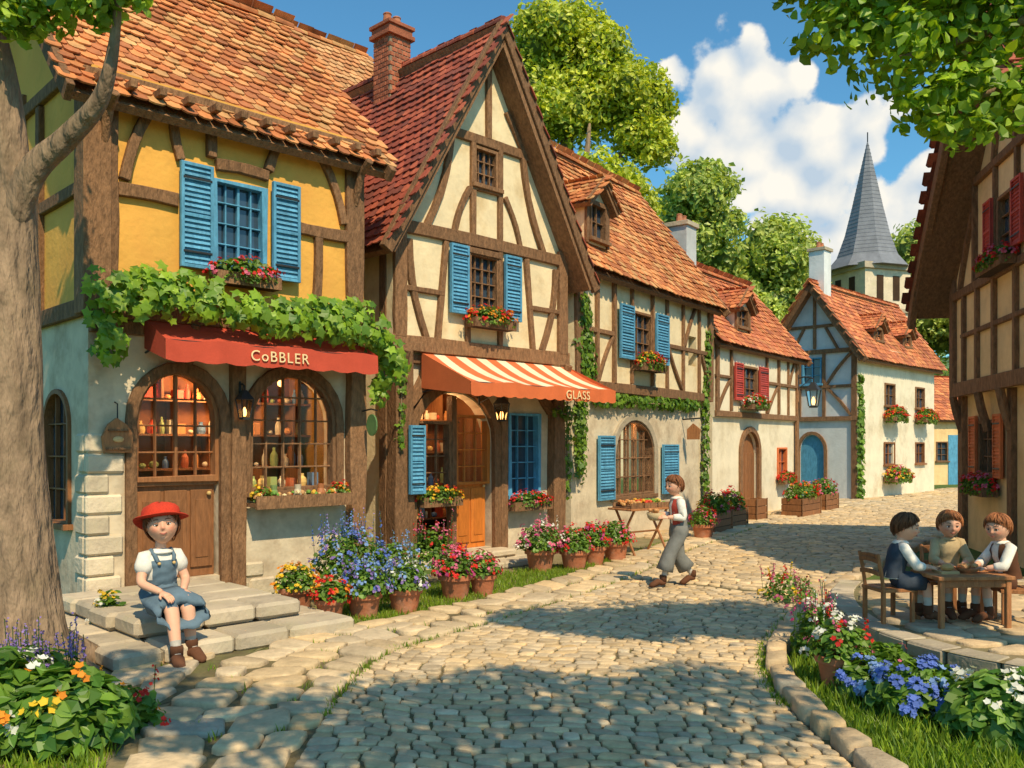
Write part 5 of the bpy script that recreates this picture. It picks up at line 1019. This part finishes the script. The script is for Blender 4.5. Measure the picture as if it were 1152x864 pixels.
def girl(loc,face):
    G=empty('seated_girl',loc,yawof(*face)); G.scale=(1.16,1.16,1.16)
    J={'pelvis':((0,0,.36),.095),'spine':((0,.01,.48),.075),'chest':((0,.015,.60),.08),'neckb':((0,.02,.725),.042),'neck':((0,.025,.77),.038),'skull':((0,.04,.86),.04),
     'shL':((-.108,.015,.685),.042),'elL':((-.165,.06,.52),.035),'wrL':((-.07,.22,.468),.024),'shR':((.108,.015,.685),.042),'elR':((.17,.09,.525),.035),'wrR':((.10,.27,.475),.024),
     'hipL':((-.06,.03,.355),.08),'knL':((-.058,.31,.385),.054),'anL':((-.075,.33,.095),.034),'toL':((-.08,.43,.035),.027),'hipR':((.06,.03,.355),.08),'knR':((.065,.33,.385),.054),'anR':((.09,.46,.095),.034),'toR':((.12,.56,.035),.027)}
    def cf(a,b,t_,c):
        if b in('neck','skull'): return 'skin'
        if a=='chest' and b=='neckb': return 'linen_white' if c[2]<.70 else 'skin'
        if b[:2]=='el': return 'skin' if t_>.5 else 'linen_white'
        if b[:2]=='wr': return 'skin'
        if b[:2]=='an': return 'skin' if t_<.72 else 'sock'
        if b[:2]=='to': return 'brown_leather'
        if b[:2]=='sh' or a in('spine','chest'): return 'linen_white'
        return 'denim'
    skinmesh('body',J,BE,'pelvis',G,cf)
    mb=MB(); shoes(mb,J); hand(mb,J['wrL'][0],(.35,.9,-.25),(0,.3,1),-1,1.2,.35); hand(mb,J['wrR'][0],(-.2,.95,-.3),(0,.3,1),1,1.2,.35); mb.build('shoes_and_hands',G,smooth=True)
    mb=MB()
    mb.loft([ell((0,.005,.53),(1,0,0),(0,1,0),.104,.083),ell((0,.005,.47),(1,0,0),(0,1,0),.118,.10,wav=.02),ell((0,.04,.42),(1,0,0),(0,.8,-.3),.15,.125,wav=.04),ell((0,.13,.39),(1,0,0),(0,.3,1),.160,.105,wav=.05,ph=1),ell((0,.22,.388),(1,0,0),(0,.1,1),.165,.092,wav=.06,ph=1.5),ell((0,.30,.38),(1,0,0),(0,-.2,1),.168,.088,wav=.07,ph=2),ell((0,.365,.35),(1,0,0),(0,-.5,1),.17,.088,wav=.09,ph=2.3),ell((0,.375,.315),(1,0,0),(0,-.7,1),.175,.092,wav=.11,ph=2.5)],'denim',(1.15,)*3,cap=False)
    mb.build('skirt',G,smooth=True).modifiers.new('t','SOLIDIFY').thickness=.006
    mb=MB(); torso(mb,J,'linen_white',.128,col=(1,1,1),t0=.25)
    for s in 'LR': sleeve(mb,J,s,'linen_white',.05,.045,.62,puff=.35)
    mb.lathe((0,.02,.715),[(.058,0),(.085,.0),(.082,.014),(.05,.026),(.043,.03)],'linen_white',18,(1.05,)*3); mb.build('blouse',G,smooth=True)
    mb=MB(); torso(mb,J,'denim',.128,k=1.06,a0=48,a1=132,t0=.42,t1=.82,col=(1.1,)*3); torso(mb,J,'denim',.128,k=1.07,t0=.36,t1=.46,col=(1,)*3)
    for s in (-1,1):
        mb.tube([(s*.055,.108,.66),(s*.066,.09,.70),(s*.07,.03,.738),(s*.066,-.05,.715),(s*.04,-.085,.6),(s*.03,-.09,.52)],.014,'denim',6,(1.2,)*3,flat=(Vector((0,1,0)),.5)); mb.ball((s*.052,.118,.65),.012,'goods',(.6,.4,.15))
    mb.build('pinafore',G,smooth=True)
    head(G,(0,.045,.905),.122,-22,8,hcol=(1.4,1,.8),hat=True,roll=6,long=16,nlock=240); return G
def walker(loc,face):
    Bw=empty('walking_boy',loc,yawof(*face))
    J={'pelvis':((0,0,.66),.085),'spine':((0,.01,.78),.072),'chest':((0,.015,.91),.078),'neckb':((0,.025,1.05),.042),'neck':((0,.035,1.09),.037),'skull':((0,.045,1.17),.04),
     'shL':((-.108,.02,1.00),.042),'elL':((-.15,.0,.83),.036),'wrL':((-.11,.19,.83),.025),'shR':((.108,.02,1.00),.042),'elR':((.15,.02,.83),.036),'wrR':((.09,.21,.86),.025),
     'hipL':((-.06,0,.64),.07),'knL':((-.065,.14,.37),.05),'anL':((-.065,.22,.10),.034),'toL':((-.07,.33,.04),.028),'hipR':((.06,0,.64),.07),'knR':((.065,-.03,.36),.05),'anR':((.065,-.20,.125),.034),'toR':((.07,-.11,.04),.028)}
    def cf(a,b,t_,c):
        if b in('neck','skull'): return 'skin'
        if a=='chest' and b=='neckb': return 'linen_white' if c[2]<1.02 else 'skin'
        if b[:2]=='el': return 'linen_white'
        if b[:2]=='wr': return 'linen_white' if t_<.45 else 'skin'
        if b[:2]=='to': return 'brown_leather'
        if b[:2]=='an' and t_>.6: return 'sock'
        if b[:2]=='sh' or a in('chest','spine'): return 'linen_white'
        return 'grey_wool'
    skinmesh('body',J,BE,'pelvis',Bw,cf)
    mb=MB(); shoes(mb,J); hand(mb,J['wrL'][0],(.1,1,.1),(-.6,0,.8),1,1.2,.7); hand(mb,J['wrR'][0],(-.1,1,.0),(.6,0,.8),-1,1.2,.7); mb.build('shoes_and_hands',Bw,smooth=True)
    mb=MB(); torso(mb,J,'linen_white',.128)
    for s in 'LR': sleeve(mb,J,s,'linen_white',.05,.042,1.6)
    mb.lathe((0,.025,1.035),[(.06,0),(.078,.004),(.07,.02),(.046,.034)],'linen_white',16,(1,)*3); torso(mb,J,'red_vest',.128,k=1.07,a0=112,a1=428,t0=.02,t1=.95); mb.build('shirt_and_vest',Bw,smooth=True)
    mb=MB()
    for s in 'LR':
        h_=Vector(J['hip'+s][0]);k_=Vector(J['kn'+s][0]);a_=Vector(J['an'+s][0])
        mb.tube([h_+Vector((0,0,.09)),h_,h_.lerp(k_,.5),k_,k_.lerp(a_,.35),k_.lerp(a_,.62),k_.lerp(a_,.63)],[.085,.092,.09,.09,.10,.108,.09],'grey_wool',24,(1,)*3,noi=.4)
    mb.loft([ell((0,0,.80),(1,0,0),(0,1,0),.112,.088),ell((0,0,.75),(1,0,0),(0,1,0),.116,.095),ell((0,0,.68),(1,0,0),(0,1,0),.14,.11),ell((0,0,.6),(1,0,0),(0,1,0),.145,.112)],'grey_wool',(1,)*3)
    mb.build('trousers',Bw,smooth=True)
    mb=MB(); mb.lathe((-.01,.3,.79),[(.06,0),(.085,.03),(.1,.09),(.095,.09),(.05,.03)],'sand_linen',16); 
    for k in range(9): mb.ball((-.01+rnd(-.05,.05),.3+rnd(-.05,.05),.89+rnd(0,.02)),.03,'goods',(.5,.24,.09),(1.3,1,.8),1)
    mb.build('bread_basket',Bw,smooth=True)
    head(Bw,(0,.055,1.195),.112,16,-4,hcol=(1.1,.9,.8)); return Bw
def seated_boy(name,x,y,dx,dy,shirt,vest,pants,yaw,pitch,hcol,lean=.06,reach=.27,z=PZ,vopen=True):
    e=empty(name,(x,y,z),yawof(dx,dy)); l=lean
    J={'pelvis':((0,0,.345),.08),'spine':((0,l*.3,.43),.066),'chest':((0,l*.8,.53),.07),'neckb':((0,l*1.1,.645),.038),'neck':((0,l*1.3,.68),.035),'skull':((0,l*1.6,.74),.036),
     'shL':((-.096,l,.605),.038),'elL':((-.14,l+.09,.47),.032),'wrL':((-.07,reach-.01,.445),.022),'shR':((.096,l,.605),.038),'elR':((.14,l+.09,.47),.032),'wrR':((.07,reach-.01,.445),.022),
     'hipL':((-.055,.02,.33),.06),'knL':((-.06,.25,.33),.045),'anL':((-.06,.22,.09),.030),'toL':((-.06,.30,.035),.024),'hipR':((.055,.02,.33),.06),'knR':((.06,.25,.33),.045),'anR':((.06,.26,.09),.030),'toR':((.06,.34,.035),.024)}
    def cf(a,b,t_,c):
        if b in('neck','skull'): return 'skin'
        if a=='chest' and b=='neckb': return shirt if c[2]<.625 else 'skin'
        if b[:2]=='el': return shirt
        if b[:2]=='wr': return shirt if t_<.4 else 'skin'
        if b[:2]=='to': return 'brown_leather'
        if b[:2]=='an': return 'skin' if t_<.5 else 'sock'
        if b[:2]=='sh' or a in('spine','chest'): return shirt
        return pants
    skinmesh('body',J,BE,'pelvis',e,cf); mb=MB(); shoes(mb,J,k=.88); hand(mb,J['wrL'][0],(.45,.9,-.05),(0,0,1),-1,1.05,.4); hand(mb,J['wrR'][0],(-.45,.9,-.05),(0,0,1),1,1.05,.4)
    for s in 'LR':
        a=Vector(J['hip'+s][0]); b=Vector(J['kn'+s][0]); mb.tube([a,a.lerp(b,.3),a.lerp(b,.6),a.lerp(b,.93),a.lerp(b,.94)],[.075,.072,.068,.064,.045],pants,16,(1,)*3,noi=.4)
    mb.build('shoes_hands_shorts',e,smooth=True); mb=MB(); torso(mb,J,shirt,.114)
    for s in 'LR': sleeve(mb,J,s,shirt,.044,.037,1.5)
    mb.lathe((0,l*1.1,.63),[(.052,0),(.068,.004),(.062,.016),(.042,.03)],shirt,16,(1.05,)*3)
    if vopen: torso(mb,J,vest,.114,k=1.07,a0=112,a1=428,t0=.02,t1=.95)
    mb.build('shirt_and_vest',e,smooth=True)
    head(e,(0,l*1.75,.765),.105,yaw,pitch,hcol=hcol,nlock=210); return e
girl((-2.85,7.18,0),(.72,-.70)); walker((1.97,10.5,.02),(-1,-.2))
seated_boy('seated_boy',3.10,7.25,1,-.12,'linen_white','navy','navy',-22,-8,(.8,.7,.65))
seated_boy('seated_boy',3.70,7.59,-.15,-1,'sand_linen','sand_linen','grey_wool',0,-8,(1.9,1.6,1.3),reach=.22,vopen=False)
seated_boy('seated_boy',4.04,7.21,-1,-.1,'linen_white','brown_leather','brown_leather',28,-8,(1.7,1.4,1.2))

# ============================================================ LIGHT, WORLD, CAMERA
el=R(49); a_=math.hypot(.42,.91); az_=(.42/a_,-.91/a_); S=Vector((az_[0]*math.cos(el),az_[1]*math.cos(el),math.sin(el)))
sl=bpy.data.lights.new('sun','SUN'); sl.energy=5.0; sl.angle=R(.5); sl.color=(1,.81,.53); so=bpy.data.objects.new('sun',sl); so.rotation_euler=(-S).to_track_quat('-Z','Y').to_euler(); so.location=(5,-5,20); link(so)
wd=bpy.data.worlds.new('World'); sc.world=wd; wd.use_nodes=True; nt=wd.node_tree; N=nt.nodes; L=nt.links; bg=N['Background']; sky=N.new('ShaderNodeTexSky'); sky.sky_type='NISHITA'; sky.sun_disc=False
sky.sun_elevation=el; sky.sun_rotation=math.atan2(az_[0],az_[1]); sky.air_density=1.0; sky.dust_density=.6; sky.ozone_density=1.0; bg.inputs[1].default_value=.115
tint=N.new('ShaderNodeVectorMath'); tint.operation='MULTIPLY'; tint.inputs[1].default_value=(.66,1.28,1.42); L.new(sky.outputs[0],tint.inputs[0])
tc=N.new('ShaderNodeTexCoord')
def mth(op,a,b=None,c=None,clamp=False):
    n=N.new('ShaderNodeMath'); n.operation=op; n.use_clamp=clamp
    for i,v in enumerate((a,b,c)):
        if v is None: continue
        if isinstance(v,(int,float)): n.inputs[i].default_value=v
        else: L.new(v,n.inputs[i])
    return n.outputs[0]
blobs=[(822,105,85,68),(775,160,65,42),(870,165,90,58),(930,165,85,58),(880,215,90,30),(1050,215,105,60),(885,252,54,34),(955,275,72,38),(1010,290,95,40),(800,195,50,20)]
best=None
for px,py,rx,rz in blobs:
    d=Vector(((px-576)/1000,1,(500-py)/1000)); k=1/d.length; d.normalize()
    s2=N.new('ShaderNodeVectorMath'); s2.operation='MULTIPLY_ADD'; L.new(tc.outputs['Generated'],s2.inputs[0]); kk=(1000/(rx*k),1000/(rx*k),1000/(rz*k)); s2.inputs[1].default_value=kk; s2.inputs[2].default_value=(-d.x*kk[0],-d.y*kk[1],-d.z*kk[2])
    s3=N.new('ShaderNodeVectorMath'); s3.operation='LENGTH'; L.new(s2.outputs[0],s3.inputs[0]); m_=mth('SUBTRACT',1.0,s3.outputs['Value'])
    best=m_ if best is None else mth('SMOOTH_MAX',best,m_,.2)
best=mth('MAXIMUM',best,-1.5)
def tex(off,det):
    v=tc.outputs['Generated']
    if off:
        o=N.new('ShaderNodeVectorMath'); o.operation='ADD'; L.new(v,o.inputs[0]); o.inputs[1].default_value=off; v=o.outputs[0]
    n1=N.new('ShaderNodeTexNoise'); n1.inputs['Scale'].default_value=16; n1.inputs['Detail'].default_value=det; n1.inputs['Roughness'].default_value=.55; L.new(v,n1.inputs['Vector'])
    vo=N.new('ShaderNodeTexVoronoi'); vo.feature='SMOOTH_F1'; vo.inputs['Smoothness'].default_value=.35; vo.inputs['Scale'].default_value=26; L.new(v,vo.inputs['Vector'])
    a=mth('MULTIPLY',mth('SUBTRACT',n1.outputs['Fac'],.5),1.5); return mth('MULTIPLY_ADD',mth('SUBTRACT',.46,vo.outputs['Distance']),1.0,a)
t0_=tex(None,6); t1_=tex((.012,0,.022),3); d0_=mth('ADD',best,t0_)
mrn=N.new('ShaderNodeMapRange'); mrn.interpolation_type='SMOOTHSTEP'; mrn.inputs['From Min'].default_value=-.02; mrn.inputs['From Max'].default_value=.2; L.new(d0_,mrn.inputs['Value'])
lit=mth('MULTIPLY_ADD',mth('SUBTRACT',t0_,t1_),1.25,.66,clamp=True)  # clouds' lit and shaded sides put into the colour by offset noise
cm_=N.new('ShaderNodeMix'); cm_.data_type='RGBA'; L.new(lit,cm_.inputs[0]); cm_.inputs[6].default_value=(4.6,5.6,6.6,1); cm_.inputs[7].default_value=(8.8,8.4,7.5,1)
mxs=N.new('ShaderNodeMix'); mxs.data_type='RGBA'; L.new(mrn.outputs[0],mxs.inputs[0]); L.new(tint.outputs[0],mxs.inputs[6]); L.new(cm_.outputs[2],mxs.inputs[7])
L.new(mxs.outputs[2],bg.inputs[0])
cd=bpy.data.cameras.new('camera'); cd.lens=31.25; cd.sensor_width=36; cd.shift_y=68/1152; cd.clip_end=3000; co=bpy.data.objects.new('camera',cd); co.location=(0,0,1.7); co.rotation_euler=(R(90),0,0); link(co); sc.camera=co
sc.view_settings.view_transform='Standard'; sc.view_settings.look='None'; sc.view_settings.exposure=0
